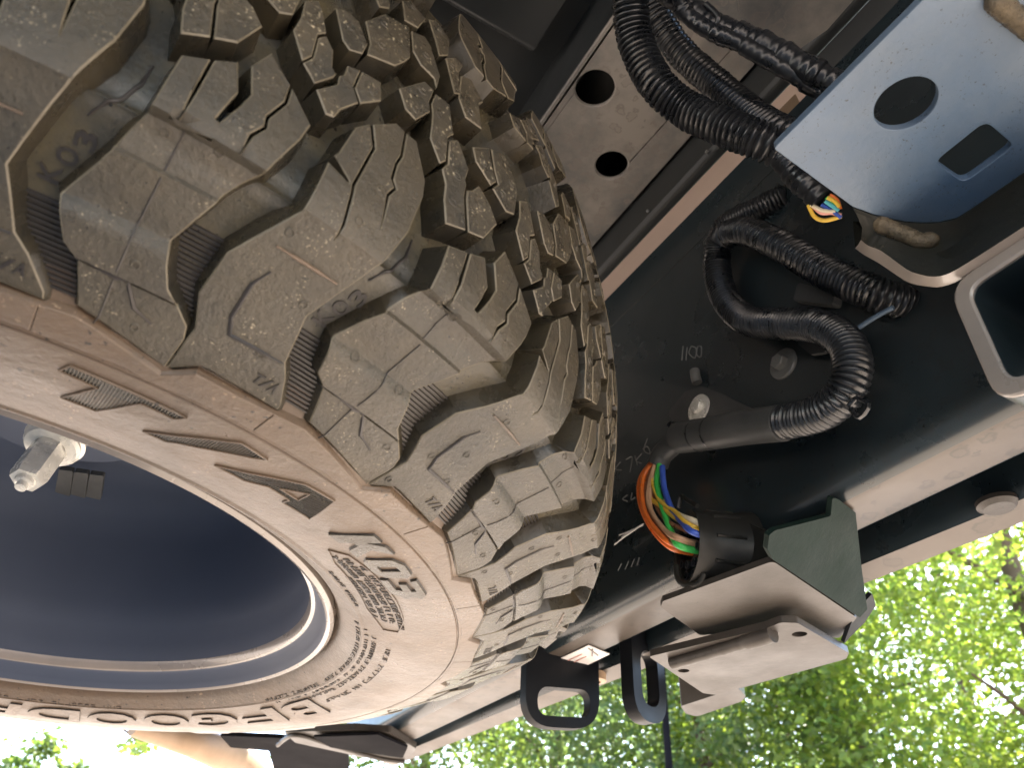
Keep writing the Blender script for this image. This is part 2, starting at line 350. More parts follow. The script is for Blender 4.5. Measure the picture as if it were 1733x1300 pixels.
# rear bumper behind the beam
bu = empty('rear_bumper', (0, .58, .08)); tag(bu, 'rear bumper whose pale lower edge shows in front of the trees', 'bumper')
BP = [(.548, .30), (.548, .092), (.552, .084), (.572, .080), (.578, .084), (.63, .17), (.78, .25), (.84, .32), (.84, .445), (.60, .452), (.60, .446), (.82, .435), (.80, .33), (.64, .25), (.556, .30)]  # unseen top pad deepened to bounce sunlight up into the gap
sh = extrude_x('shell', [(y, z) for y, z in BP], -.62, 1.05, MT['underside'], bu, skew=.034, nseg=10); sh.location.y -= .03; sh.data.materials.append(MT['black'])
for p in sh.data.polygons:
    if p.normal.y < -.6: p.material_index = 1  # forward faces black, the rest keeps the painted-in ground light
P0 = at_z(1690, 858, .0838)
bm = bmesh.new(); lathe(bm, P0 + Vector((0, 0, .002)), (0, 0, -1), [(.0001, .0035), (.009, .0035), (.0125, .001), (.0125, -.002)], 24)
pl = from_bm('drain_plug', bm, MT['bracket'], bu)
# panel added for the light strip in the gap, its light put into the colour
tp = empty('gap_light_panel', (.2, .6, .44)); tag(tp, 'added panel coloured pale as the thin strip of light in the gap', 'body panel')
obj_box('panel', (-.5, .48, .592), (.335, .74, .598), MT['strip'], tp, .001)
# chalk handwriting on the beam
def chalk(name, strokes, Y, parent, r=.0006):
    bm = bmesh.new()
    for s in strokes:
        P = [at_y(*q, Y) for q in s]
        Q = catmull(P, 5) if len(P) > 2 else P
        sweep(bm, Q, r, 5)
    return from_bm(name, bm, MT['chalk'], parent)
chalk('chalk_mark', [[(1156, 586), (1154, 610)], [(1163, 588), (1161, 610)], [(1170, 586), (1166, 598), (1176, 606), (1178, 590), (1170, 586)], [(1181, 586), (1179, 600), (1186, 604), (1187, 588), (1181, 586)]], .4598, hc)
chalk('chalk_mark', [[(1096, 742), (1090, 762), (1100, 768), (1096, 756), (1088, 760)], [(1075, 772), (1079, 788)], [(1086, 768), (1077, 780), (1086, 784)], [(1060, 778), (1070, 774), (1066, 800)], [(1050, 782), (1042, 794), (1052, 796)]], .4598, hc)
chalk('chalk_mark', [[(1062, 838), (1054, 845), (1062, 849)], [(1070, 834), (1068, 846), (1075, 842)]], .4598, hc)
chalk('chalk_mark', [[(1082, 944), (1078, 958)], [(1074, 946), (1068, 960)], [(1064, 950), (1058, 964)], [(1052, 954), (1046, 966)]], .4598, hc)

# ------------------------------------------------------------ spare wheel: profile of the tyre
PR = [(.231, .0236), (.238, .014), (.25, .0075), (.27, .004), (.29, .0025), (.313, .0033), (.330, .0075), (.350, .0150), (.375, .0260), (.393, .0345), (.400, .0400), (.4045, .052), (.409, .08), (.413, .115), (.4145, .144)]
PR = PR + [(r, .288 - z) for r, z in PR[-2::-1]]
A_ = np.array(PR); SEG = np.r_[0, np.cumsum(np.linalg.norm(np.diff(A_, axis=0), axis=1))]; VF = SEG[10]; VTOP = SEG[-1]
TW = (SEG[18] - SEG[10])                                 # tread width along the surface
ss = np.linspace(0, VTOP, 900)
pr_r = np.interp(ss, SEG, A_[:, 0]); pr_z = np.interp(ss, SEG, A_[:, 1])
ker = np.hanning(9); ker /= ker.sum()
pr_r[6:-6] = np.convolve(pr_r, ker, 'same')[6:-6]; pr_z[6:-6] = np.convolve(pr_z, ker, 'same')[6:-6]
dr = np.gradient(pr_r); dz = np.gradient(pr_z); ln = np.hypot(dr, dz); nr_, nz_ = dz / ln, -dr / ln
k2 = np.hanning(25); k2 /= k2.sum()
nr_ = np.convolve(np.pad(nr_, 12, 'edge'), k2, 'valid'); nz_ = np.convolve(np.pad(nz_, 12, 'edge'), k2, 'valid')
def TP(th, v, h):
    """point on the tyre: angle (deg), distance v (mm) from the lower tread edge, height h (mm)"""
    s = v / 1000 + VF; r = np.interp(s, ss, pr_r); z = np.interp(s, ss, pr_z)
    r = r + h / 1000 * np.interp(s, ss, nr_); z = z + h / 1000 * np.interp(s, ss, nz_)
    return (r * math.cos(R_(th)), r * math.sin(R_(th)), z)
TWm = TW * 1000
def hb(v):
    v = min(v, TWm - v)
    return float(np.interp(v, [-200, -104, -92, -80, -74, -40, -2, 8], [0, 0, -.5, -2.6, -4.8, -9.5, -12, -12.5]))
wheel = empty('spare_wheel', (0, 0, .144)); tag(wheel, 'dusty all-terrain spare tyre on a dark wheel slung under the truck', 'spare wheel')
# carcass
vs = sorted(set([round(x, 2) for x in list(np.arange(-183.5, -100, 3.2)) + list(np.arange(-100, 12, 2.2)) + list(np.arange(12, TWm - 12, 9)) + [TWm - x for x in np.arange(-100, 12, 4)] + [TWm + 183 - x for x in range(0, 83, 8)]
             + [-95.2, -94.6, -94.2, -93.6, -158.5, -157, -156, -154.5]]))
def hbx(v):
    h = hb(v)
    if -94.7 < v < -94.1: h -= .9
    if -157.2 < v < -155.8: h += .8
    return h
NS = 360; V = []; F = []
for v in vs:
    h = hbx(v)
    for k in range(NS): V.append(TP(k * 360 / NS, v, h))
for i in range(len(vs) - 1):
    for k in range(NS):
        a = i * NS + k; b = i * NS + (k + 1) % NS; F.append((a, b, b + NS, a + NS))
tire = from_data('tire', V, F, MT['side'], wheel, 50)
tire.data.materials.append(MT['groove'])
for i, p in enumerate(tire.data.polygons):
    vv = vs[i // NS]
    if -66 < vv < TWm + 66: p.material_index = 1

# ---- tread pattern of one pitch, degrees from the wide groove (pitch 15.5, narrow groove at 7.9), mm from the tread edge
def slit(P, wd=.45):
    P = [Vector((p[0] * 7.07, p[1])) for p in P]; l, r = [], []
    for i, p in enumerate(P):
        t = (P[min(i + 1, len(P) - 1)] - P[max(i - 1, 0)]).normalized(); n = Vector((-t.y, t.x)) * (wd if i < len(P) - 1 else .12)
        l.append(((p + n).x / 7.07, (p + n).y)); r.append(((p - n).x / 7.07, (p - n).y))
    return r + l[::-1]
sA1 = slit([(2.47, 30.5), (2.43, 13.7), (2.41, 2.6)], .55)
sA2 = slit([(6.04, 40.2), (6.13, 32), (5.65, 21.5), (5.75, 17), (5.34, 10.8), (5.3, 2.8)], .5)
def orient(pts, sl):
    """insert a slit into an outline so that it does not cross itself"""
    return sl
LUGA = [(1.29, 25.3)] + sA1[::-1][:0] + [(2.39, 30.2)] + [(2.35, 13.7), (2.40, 2.4), (2.51, 13.7), (2.55, 30.9)] + [(3.45, 35.9), (4.04, 23.8), (3.68, 9.2), (3.92, 8.8), (4.36, 19.1), (4.58, 26.2), (4.04, 37.6), (4.6, 49.1),
        (5.96, 40.7), (6.05, 32), (5.57, 21.6), (5.67, 17), (5.26, 11), (5.29, 2.8), (5.42, 10.6), (5.83, 17), (5.73, 21.4), (6.21, 32), (6.12, 39.8),
        (7.6, 29.7), (7.42, 21.2), (6.62, 1.8), (5.54, -15.3), (4.52, -37), (4.95, -44.5), (5.55, -52.3), (7.55, -63.6), (7.85, -69), (7.89, -84.6), (3.06, -76.2), (1.85, -74.4), (.9, -57.3), (.02, -52.4), (-.76, -38), (.45, -17.2), (1.17, 1.8)]
LUGB = [(9.4, 27), (9.72, 42.7), (10.40, 49.4), (10.96, 40), (10.62, 18.3), (10.98, 1.5), (11.11, -5.0), (11.12, 1.5), (10.78, 18.3), (11.12, 40), (10.56, 50.4), (11.8, 60),
        (12.42, 59.6), (12.60, 46.5), (12.45, 40.8), (12.50, 33.2), (12.85, 30), (12.58, 25), (12.91, 9), (12.74, 25), (13.01, 30), (12.66, 33.2), (12.61, 40.8), (12.76, 46.5), (12.58, 59.5),
        (13.3, 59.7), (14.5, 44.6), (14.68, 36.5), (14.49, 16.6), (13.9, -1), (12.64, -35.7), (13.05, -44.5), (13.6, -56.7), (14.35, -62.5), (15.5, -74.2), (15.6, -77.5), (9.63, -76), (8.0, -84.5), (7.93, -69), (7.97, -62.6), (7.01, -48.6), (7.11, -30), (8.98, -2.8),
        (9.15, 22), (11.6, 16.1), (11.55, 15.6), (9.12, 19)]
# the spike groove of lug B enters from its narrow-groove side
LUGB = LUGB[:-4] + [(8.98, -2.8), (9.08, 20.2), (10.42, 17.6), (10.40, 18.6), (9.25, 24.6)]
D2 = 15.5 / 18.4
K1 = [(5.05, 66.3), (5.13, 76.1), (4.97, 85.8), (5.58, 91.5), (6.01, 86.5), (6.56, 76.8), (6.20, 73.0), (6.36, 60.4), (6.02, 55.2)]
K1b = [(6.10, 54.4), (6.45, 60.3), (6.30, 71.6), (6.62, 75.4), (7.21, 70.9), (7.5, 62.4), (7.8, 60.3), (7.75, 58.0), (7.0, 48.8)]
K2 = [(7.18, 46.7), (8.06, 56.2), (7.98, 60.8), (8.21, 63.1), (8.19, 68.9), (8.92, 71.4), (8.86, 60.8), (9.42, 54.9), (8.69, 45.7), (8.51, 40.0), (8.06, 38.8)]
K2b = [(9.02, 71.6), (10.2, 73.7), (10.55, 64.5), (9.54, 55.4), (8.98, 60.8)]
K3 = [(11.31, 78.6), (12.76, 96.2), (13.5, 96.0), (13.38, 86.3), (13.6, 81.2), (12.84, 69.8), (12.04, 70.8)]
K3b = [(13.70, 95.0), (14.8, 96.8), (15.55, 81.4), (15.2, 76.5), (15.5, 63.5), (15.14, 59.2), (14.07, 67.2), (13.78, 81.5), (13.56, 87)]
K4 = [(-.12, 75.4), (.34, 80.6), (1.30, 70.7), (1.26, 63.8), (1.38, 61.8), (1.42, 54.6), (1.94, 39), (.82, 33.5), (.40, 43.6), (.28, 51.9), (-.1, 57.7), (.14, 62.9)]
K5 = [(1.50, 59.2), (1.79, 61.8), (2.10, 67.7), (2.96, 64.3), (3.71, 58.1), (3.07, 43.8), (2.10, 39.4), (1.56, 54.6)]
MM = [(1.25, 85.6), (2.3, 96.2), (2.72, 86), (3.10, 80.1), (2.80, 74.6), (1.6, 79)]
MMb = [(2.42, 97.0), (3.43, 102.9), (4.59, 92.7), (4.72, 90), (4.72, 73.5), (4.12, 70), (2.95, 74.2), (3.26, 80.2), (2.86, 86.2)]
L1 = [(6.53, 94.6), (7.16, 98.5), (7.99, 97.1), (8.80, 88.5), (8.72, 80.8), (7.98, 77.2), (7.46, 79.8)]
L2 = [(8.26, 101), (9.22, 117.5), (10.97, 124.4), (11.3, 108.2), (11.45, 102.4), (11.16, 96.5), (10.69, 89.4), (8.97, 82.5), (8.92, 90.3)]
L3 = [(11.15, 123.2), (12.15, 128.8), (12.72, 125.3), (13.72, 109), (13.64, 98.5), (13.3, 103.3), (12.22, 103.8), (11.5, 108.6)]
R1 = [(10.15, 142), (10.74, 149.8), (12.07, 146.1), (11.56, 130.3), (10.55, 126.6)]
R2 = [(12.3, 149.2), (12.95, 156), (14.18, 149.8), (14.16, 132.3), (13.43, 124.5)]
R3 = [(13.95, 127.9), (14.85, 138.2), (15.5, 138), (15.2, 127.6), (15.5, 111), (14.99, 107)]
R4 = [(-.1, 126.8), (.58, 132.7), (1.57, 125.1), (1.28, 118.7), (1.62, 102.5), (.5, 99), (-.12, 107)]
def flip(P, c): return [(c - a, TWm - v) for a, v in P][::-1]
K1m, K1bm, K2m, K2bm = [flip(p, 14.4) for p in (K1, K1b, K2, K2b)]
LUGAm, LUGBm = flip(LUGA, 14.26), flip(LUGB, 14.26)
hA = lambda v: float(np.interp(v, [-90, -76, -58, -57.4, -56.6, -50, -43, -39.5, -37.2, -36, -17, -16, -8, .6, 1.6, 2.4, 60], [-1.6, -1.2, -1.6, -2.6, -.6, .8, 1.4, .2, -2.8, -3.2, -2.6, -4.6, -6.6, -5.4, -3.0, 0, 0]))
hB = lambda v: float(np.interp(v, [-90, -76, -20, -4, -2, 70], [-1.6, -1.2, -1.0, -1.0, 0, 0]))
VC_A = [-72, -64, -58, -57.4, -56.6, -53, -50, -46, -43, -40.5, -38.5, -37.2, -36, -30, -24, -17, -16, -13, -10.5, -8, -5, -2, .6, 1.6, 2.4, 6, 14, 24, 34]
VC_B = [-72, -64, -55, -46, -37, -28, -20, -12, -4, -2, 2, 7, 14, 24, 34, 46]
# wide-groove and narrow-groove angles round the tyre (uneven pitch, as moulded)
WG = [-12.4, 4.8, 20.3, 38.7, 56.2, 74.0]; NG = [-4.0, 12.7, 30.9, 49.1, 66.0]
rest = np.linspace(74.0, 360 - 12.4, 17); WG += list(rest[1:]); NG += [a + (b - a) * .57 for a, b in zip(rest, rest[1:])]
def warp(i, off):
    if off < 0: a0 = WG[i - 1] if i > 0 else WG[i] - 16.8; n0 = NG[i - 1] if i > 0 else WG[i] - 7; return WG[i] + off * (WG[i] - n0) / 7.6
    if off < 7.9: return WG[i] + off * (NG[i] - WG[i]) / 7.9
    if off < 15.5: return NG[i] + (off - 7.9) * (WG[i + 1] - NG[i]) / 7.6
    j = i + 1
    if j < len(NG): return WG[j] + (off - 15.5) * (NG[j] - WG[j]) / 7.9
    return WG[j] + (off - 15.5)
def inside(p, P):
    c = False; n = len(P)
    for i in range(n):
        a, b = P[i], P[i - 1]
        if (a[1] > p[1]) != (b[1] > p[1]) and p[0] < (b[0] - a[0]) * (p[1] - a[1]) / (b[1] - a[1]) + a[0]: c = not c
    return c
def edist(p, P):
    d = 9e9
    for i in range(len(P)):
        a = Vector(P[i]); b = Vector(P[i - 1]); q = Vector(p); ab = b - a; t = max(0, min(1, (q - a).dot(ab) / max(ab.length_squared, 1e-9)))
        d = min(d, (a + ab * t - q).length)
    return d
def block_bm(bm_out, poly, pitch, hf, vcuts, pips=3, taper=1.6, deep=1.0, mirror=False, seed=0, grow=0., draft=1.):
    """a moulded rubber block: outline -> chamfered top following the tyre, sloping walls down into the groove"""
    U = 7.07
    P = [Vector((a * U, v, 0)) for a, v in poly]
    tri = tessellate_polygon([P])
    b = bmesh.new(); vv = [b.verts.new(p) for p in P]
    for t in tri:
        try: b.faces.new([vv[i] for i in t])
        except ValueError: pass
    cuts = [TWm - c for c in vcuts] if mirror else vcuts
    lo = min(p.y for p in P); hi = max(p.y for p in P)
    for c in cuts:
        if lo + .3 < c < hi - .3:
            bmesh.ops.bisect_plane(b, geom=b.verts[:] + b.edges[:] + b.faces[:], plane_co=(0, c, 0), plane_no=(0, 1, 0), dist=1e-4)
    xs = [p.x for p in P]; x = math.floor(min(xs) / 14) * 14 + 14
    while x < max(xs):
        bmesh.ops.bisect_plane(b, geom=b.verts[:] + b.edges[:] + b.faces[:], plane_co=(x, 0, 0), plane_no=(1, 0, 0), dist=1e-4); x += 14
    bmesh.ops.remove_doubles(b, verts=b.verts, dist=1e-3)
    be = [e for e in b.edges if len(e.link_faces) == 1]
    nrm = {}
    for e in be:
        f = e.link_faces[0]; a, c = e.verts[0].co, e.verts[1].co; d = (c - a).normalized(); n = Vector((d.y, -d.x, 0))
        if n.dot(f.calc_center_median() - (a + c) / 2) > 0: n = -n
        for q in e.verts: nrm.setdefault(q, []).append(n)
    off = {}
    for q, L in nrm.items():
        s = sum(L, Vector()); s = s.normalized() if s.length > 1e-3 else L[0]
        mdot = max(.45, min(n.dot(s) for n in L)); off[q] = s / mdot
    narrow = .5
    def put(u, v, dh, base=False):
        th = warp(pitch, u / U)
        vb = TWm - v if mirror else v
        h = (hb(v) - deep) if base else hf(vb) + dh
        return bm_out.verts.new(TP(th, v, h))
    cham = len(bm_out.faces); top = {}
    for q in b.verts:
        o = off.get(q, Vector()) * (narrow - grow); top[q] = put(q.co.x - o.x, q.co.y - o.y, 0)
    for f in b.faces:
        try: bm_out.faces.new([top[q] for q in f.verts])
        except ValueError: pass
    r1 = {q: put(q.co.x + off[q].x * grow, q.co.y + off[q].y * grow, -.45) for q in off}
    P2 = [(p.x, p.y) for p in P]; r2 = {}
    for q in off:
        o = off[q]; n_ = o.normalized(); tp_ = draft
        for dd in (.9, 1.6, 2.6, 4.):
            if inside((q.co.x + n_.x * dd, q.co.y + n_.y * dd), P2): tp_ = .2; break
        r2[q] = put(q.co.x + o.x * tp_, q.co.y + o.y * tp_, 0, True)
    for e in be:
        a, c = e.verts
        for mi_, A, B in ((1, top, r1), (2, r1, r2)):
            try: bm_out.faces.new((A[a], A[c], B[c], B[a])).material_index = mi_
            except ValueError: pass
    rr = random.Random(seed); P2 = [(p.x, p.y) for p in P]; tries = 0; got = []
    while len(got) < pips and tries < 60:
        tries += 1; q = (rr.uniform(min(xs), max(xs)), rr.uniform(lo, hi))
        if inside(q, P2) and edist(q, P2) > 3.2 and all(math.dist(q, g) > 12 for g in got):
            got.append(q); rings = []
            for rad, dh in ((2.0, -.05), (1.75, .28), (1.35, .28), (1.15, -.05)):
                rings.append([put(q[0] + rad * math.cos(t), q[1] + rad * math.sin(t), dh) for t in np.linspace(0, 2 * PI, 13)[:-1]])
            for A, B in zip(rings, rings[1:]):
                for k in range(12): bm_out.faces.new((A[k], A[(k + 1) % 12], B[(k + 1) % 12], B[k]))
    b.free()
flat = lambda v: 0.
VC_C = [40, 52, 64, 76, 88, 100]
SET = [('shoulder_lug', LUGA, hA, VC_A, 5, 'lug', False), ('shoulder_lug', LUGB, hB, VC_B, 6, 'lug', False),
       ('shoulder_lug', LUGAm, hA, VC_A, 2, 'lug', True), ('shoulder_lug', LUGBm, hB, VC_B, 2, 'lug', True)]
for P in (K1, K1b, K2, K2b, K3, K3b, K4, K5, MM, MMb, L1, L2, L3): SET.append(('tread_block', P, flat, VC_C, 2, 'center', False))
for P in (R1, R2, R3, R4, K1m, K1bm, K2m, K2bm): SET.append(('tread_block', P, flat, [110, 122, 134, 146, 158], 1, 'center', False))
hidden = bmesh.new()
for i in range(len(NG)):
    vis = WG[i] < 100
    for j, (nm, P, hf, vc, pp, mt, mir) in enumerate(SET):
        if vis:
            bm = bmesh.new(); block_bm(bm, P, i, hf, vc, pp, mirror=mir, seed=i * 50 + j, draft=1.4 if mt == 'center' else 2.6)
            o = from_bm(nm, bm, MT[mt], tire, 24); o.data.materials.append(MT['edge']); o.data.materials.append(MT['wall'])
        else:
            if not mir or j < 2: block_bm(hidden, P, i, hf, vc[::3], 0, mirror=mir)
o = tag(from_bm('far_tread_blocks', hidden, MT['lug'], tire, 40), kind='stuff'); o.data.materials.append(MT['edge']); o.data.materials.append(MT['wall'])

STEP = [(0, -78.6), (1.9, -77.2), (3.06, -79), (7.9, -87.4), (9.63, -79), (12.5, -79.6), (15.5, -78.6), (15.5, -92.6), (7.75, -92.6), (0, -92.6)]
hS = lambda v: float(np.interp(v, [-93, -91, -77], [-.55, -.2, .9]))
for i in range(len(NG)):
    if WG[i] > 130: break
    bm = bmesh.new(); block_bm(bm, STEP, i, hS, [-90, -87, -84, -81], 0, deep=.6)
    o = from_bm('shoulder_step', bm, MT['side'], tire, 24); o.data.materials.append(MT['side']); o.data.materials.append(MT['side'])
# ---- ribs in the lower ends of the grooves, and lettering in them
def bars(name, rows, i, h0, parent, material):
    """thin ribs across a groove: rows = (off_left, off_right, v)"""
    bm = bmesh.new()
    for a, c, v in rows:
        hv = hb(v); q = []
        for hh, dv in ((-.6, -.78), (h0, -.38), (h0, .38), (-.6, .78)):
            q.append([bm.verts.new(TP(warp(i, a + (c - a) * k / 3), v + dv, hv + hh)) for k in range(4)])
        for A, B in zip(q, q[1:]):
            for k in range(3): bm.faces.new((A[k], A[k + 1], B[k + 1], B[k]))
    return from_bm(name, bm, material, parent, 20)
def between(L, Rr, v):
    a = np.interp(v, [p[1] for p in L], [p[0] for p in L]); c = np.interp(v, [p[1] for p in Rr], [p[0] for p in Rr]); return a, c
WL = [(0, -74.2), (-1.15, -62.5), (-1.9, -56.7), (-2.45, -44.5)]; WR = [(1.85, -74.4), (.9, -57.3), (.02, -52.4), (-.76, -38)]
NL = [(7.6, -63.6), (5.55, -52.3), (4.95, -44.5), (4.52, -37), (5.54, -15)]; NR = [(7.9, -62.6), (7.01, -48.6), (7.11, -30), (8.98, -2.8)]
for i in range(len(NG)):
    if WG[i] > 100: break
    if i: bars('wide_groove_ribs', [(*between(WL, WR, v), v) for v in np.arange(-73, -44, 1.9)], i, .9, tire, MT['rib'])
    bars('narrow_groove_ribs', [(*between(NL, NR, v), v) for v in np.arange(-61, -29, 1.9)], i, .9, tire, MT['rib'])

# ---- lettering moulded into the rubber
FONT = {}
def glyph(ch):
    if ch not in FONT:
        c = bpy.data.curves.new('g', 'FONT'); c.body = ch; c.size = 1; c.offset = .018; c.resolution_u = 3
        o = bpy.data.objects.new('g', c); COL.objects.link(o); bpy.context.view_layer.update()
        me = bpy.data.meshes.new_from_object(o.evaluated_get(bpy.context.evaluated_depsgraph_get()))
        V = [v.co.copy() for v in me.vertices]; F = [tuple(p.vertices) for p in me.polygons]
        bpy.data.objects.remove(o); bpy.data.curves.remove(c); bpy.data.meshes.remove(me); FONT[ch] = (V, F)
    return FONT[ch]
def letter(name, ch, th0, th1, v0, v1, h, material, parent, shear=0., base=None, turn=False):
    """one raised character between two angles and two distances on the tyre"""
    V, F = glyph(ch)
    x0 = min(p.x for p in V); x1 = max(p.x for p in V); y0 = min(p.y for p in V); y1 = max(p.y for p in V)
    b = bmesh.new(); vv = [b.verts.new(p) for p in V]
    for f in F:
        try: b.faces.new([vv[i] for i in f])
        except ValueError: pass
    bmesh.ops.remove_doubles(b, verts=b.verts, dist=1e-4)
    ex = bmesh.ops.extrude_face_region(b, geom=b.faces[:])
    lift = {g for g in ex['geom'] if isinstance(g, bmesh.types.BMVert)}
    for q in b.verts:
        fx = (q.co.x - x0) / (x1 - x0); fy = (q.co.y - y0) / max(y1 - y0, 1e-5)
        if turn: fx, fy = 1 - fy, fx
        v = v0 + (v1 - v0) * fy
        hh = (base(v) if base else hb(v)) + (h if q in lift else -.3)
        q.co = TP(th0 + (th1 - th0) * (fx + shear * (fy - .5)), v, hh)
    b.normal_update()
    o = from_bm(name, b, material, parent, 30)
    if material is MT['side']:
        o.data.materials.append(MT['rib'])
        for p in o.data.polygons:
            c = p.center; d = math.hypot(c.x, c.y)
            if abs(p.normal.z) < .7: p.material_index = 1
    return o
def polyletter(name, polys, holes, h, parent, material, edge=.6):
    """raised character from its own outline (deg, mm), with a sunk ribbed field inside a raised rim"""
    loops = [[(a * 5.2, v) for a, v in p] for p in [polys] + holes]
    flatp = [p for l in loops for p in l]
    tri = tessellate_polygon([[Vector((x, y, 0)) for x, y in l] for l in loops])
    b = bmesh.new(); top = [b.verts.new(TP(x / 5.2, y, hb(y) + h)) for x, y in flatp]; bot = [b.verts.new(TP(x / 5.2, y, hb(y) - .4)) for x, y in flatp]
    for t in tri: b.faces.new([top[i] for i in t])
    k = 0
    for l in loops:
        n = len(l)
        for i in range(n): b.faces.new((top[k + i], top[k + (i + 1) % n], bot[k + (i + 1) % n], bot[k + i]))
        k += n
    return from_bm(name, b, material, parent, 30)
def outline(name, loops, parent, material, wd=.5, h=.8):
    """raised rim following closed outlines (deg, mm)"""
    bm = bmesh.new()
    for l in loops:
        P = []
        n = len(l)
        for i in range(n):
            a = l[i]; c = l[(i + 1) % n]; m_ = max(1, int(math.hypot((c[0] - a[0]) * 5.2, c[1] - a[1]) / 3))
            for k in range(m_): P.append((a[0] + (c[0] - a[0]) * k / m_, a[1] + (c[1] - a[1]) * k / m_))
        P.append(P[0]); sweep(bm, [Vector(TP(a, v, hb(v) + h * .4)) for a, v in P], wd / 1000, 6, False)
    return from_bm(name, bm, material, parent, 50)
def ribs_in(name, poly, holes, parent, step=1.25, slope=.0):
    """fine ribs filling an outline, running along the radius"""
    bm = bmesh.new(); a0 = min(p[0] for p in poly); a1 = max(p[0] for p in poly); a = a0 + .15
    while a < a1:
        ys = []
        for l in [poly] + holes:
            for i in range(len(l)):
                p, q = l[i], l[i - 1]
                if (p[0] > a) != (q[0] > a): ys.append(p[1] + (q[1] - p[1]) * (a - p[0]) / (q[0] - p[0]))
        ys.sort()
        for y0, y1 in zip(ys[::2], ys[1::2]):
            if y1 - y0 > 1.2:
                n = max(2, int((y1 - y0) / 4)); P = [Vector(TP(a, y0 + .5 + (y1 - y0 - 1) * k / n, hb(y0) + .25)) for k in range(n + 1)]
                sweep(bm, P, .00028, 5, False)
        a += step / 5.2
    return from_bm(name, bm, MT['lug'], parent, 50)
TT = [(7.2, -107.4), (7.7, -102.2), (16.1, -103.2), (15.5, -107.6), (12.9, -107.2), (10.75, -125.4), (8.1, -125.4), (9.9, -109.0), (7.9, -107.8)]
SL = [(14.6, -126.4), (20.6, -101.8), (23.3, -103.3), (22.4, -107.2), (17.5, -122.4), (16.6, -126.2)]
AA = [(21.3, -126.6), (27.6, -104.4), (30.9, -102.9), (32.6, -125.0), (29.0, -125.8), (28.9, -120.8), (26.2, -120.2), (24.4, -126.2)]
AH = [(26.9, -116.6), (28.95, -108.6), (29.2, -116.8)]
for P, H, nm in ((TT, [], 'letter_t'), (SL, [], 'letter_slash'), (AA, [AH], 'letter_a')):
    o = polyletter(nm, P, H, .12, tire, MT['wall']); outline('letter_rim', [P] + H, tire, MT['side'], .5); ribs_in('letter_ribs', P, H, tire)
KK = [(35.8, -125.5), (37.4, -104.6), (38.9, -104.6), (38.4, -112.5), (39.8, -105), (41.5, -104.6), (39.9, -113.6), (41.2, -125), (39.5, -125), (38.7, -117.5), (38.0, -117.8), (37.6, -125.4)]
OO = [(41.9, -122), (42.6, -108.5), (44.0, -104.8), (46.2, -105.4), (46.9, -109), (46.3, -120.5), (45.0, -124.8), (42.7, -125)]
OH = [(43.5, -119.5), (44.0, -109.8), (45.2, -109.4), (44.8, -119.8)]
K3_ = [(47.6, -105.2), (51.4, -105.4), (52.3, -109), (51.7, -113.4), (52.1, -118), (50.6, -124.6), (47.0, -125), (47.1, -120.6), (49.6, -120.2), (49.9, -116.6), (48.2, -116.2), (48.4, -112.4), (50.2, -112.2), (50.3, -109.4), (47.8, -109)]
for P, H, nm in ((KK, [], 'letter_k'), (OO, [OH], 'letter_o'), (K3_, [], 'letter_three')):
    o = polyletter(nm, P, H, 1.3, tire, MT['lug']); outline('letter_rim', [P] + H, tire, MT['rib'], .5, .1)
for k, ch in enumerate('BFGOODRICH'):
    a0 = 106.3 + k * 10.6; o = letter('letter', ch, a0, a0 + 9.2, -149, -121, 1.4, MT['side'], tire, .16)
# small moulded notes near the bead: rows of tiny characters too worn to read
def tiny(name, a0, a1, v, size, n, seed):
    rr = random.Random(seed); bm = bmesh.new()
    for k in range(n):
        a = a0 + (a1 - a0) * k / n
        if rr.random() < .13: continue
        w_ = (a1 - a0) / n * .32
        segs = [((0, 0), (0, 1)), ((0, 1), (1, 1)), ((1, 0), (1, 1)), ((0, 0), (1, 0)), ((0, .5), (1, .5)), ((0, 0), (1, 1))]
        for s in rr.sample(segs, rr.choice((2, 3, 3))):
            P = [Vector(TP(a + w_ * (2 * p[0]), v + size * p[1], hb(v) + .25)) for p in s]; sweep(bm, P, .0003, 4)
    return from_bm(name, bm, MT['rib'], tire)
tiny('moulded_note', 44, 63, -131, 3.4, 30, 1); tiny('moulded_note', 42, 62, -136, 3.4, 32, 2); tiny('moulded_note', 41, 61, -141, 3.2, 32, 3); tiny('moulded_note', 47, 60, -146, 3, 18, 4)
tiny('moulded_note', 72, 104, -140, 3.4, 22, 5); tiny('moulded_note', 68, 112, -150, 3, 40, 6); tiny('moulded_note', 66, 114, -155.5, 2.8, 44, 7); tiny('moulded_note', 64, 116, -161, 2.6, 44, 8); tiny('moulded_note', 46, 58, -156, 3, 12, 9)
tiny('moulded_note', 150, 178, -160, 5, 22, 10)
outline('note_border', [[(39.5, -138), (41, -130), (45, -127), (53, -125.5), (60, -127), (64, -132), (64, -142), (60, -146), (57, -148), (50, -146), (43, -144)]], tire, MT['side'], .35)
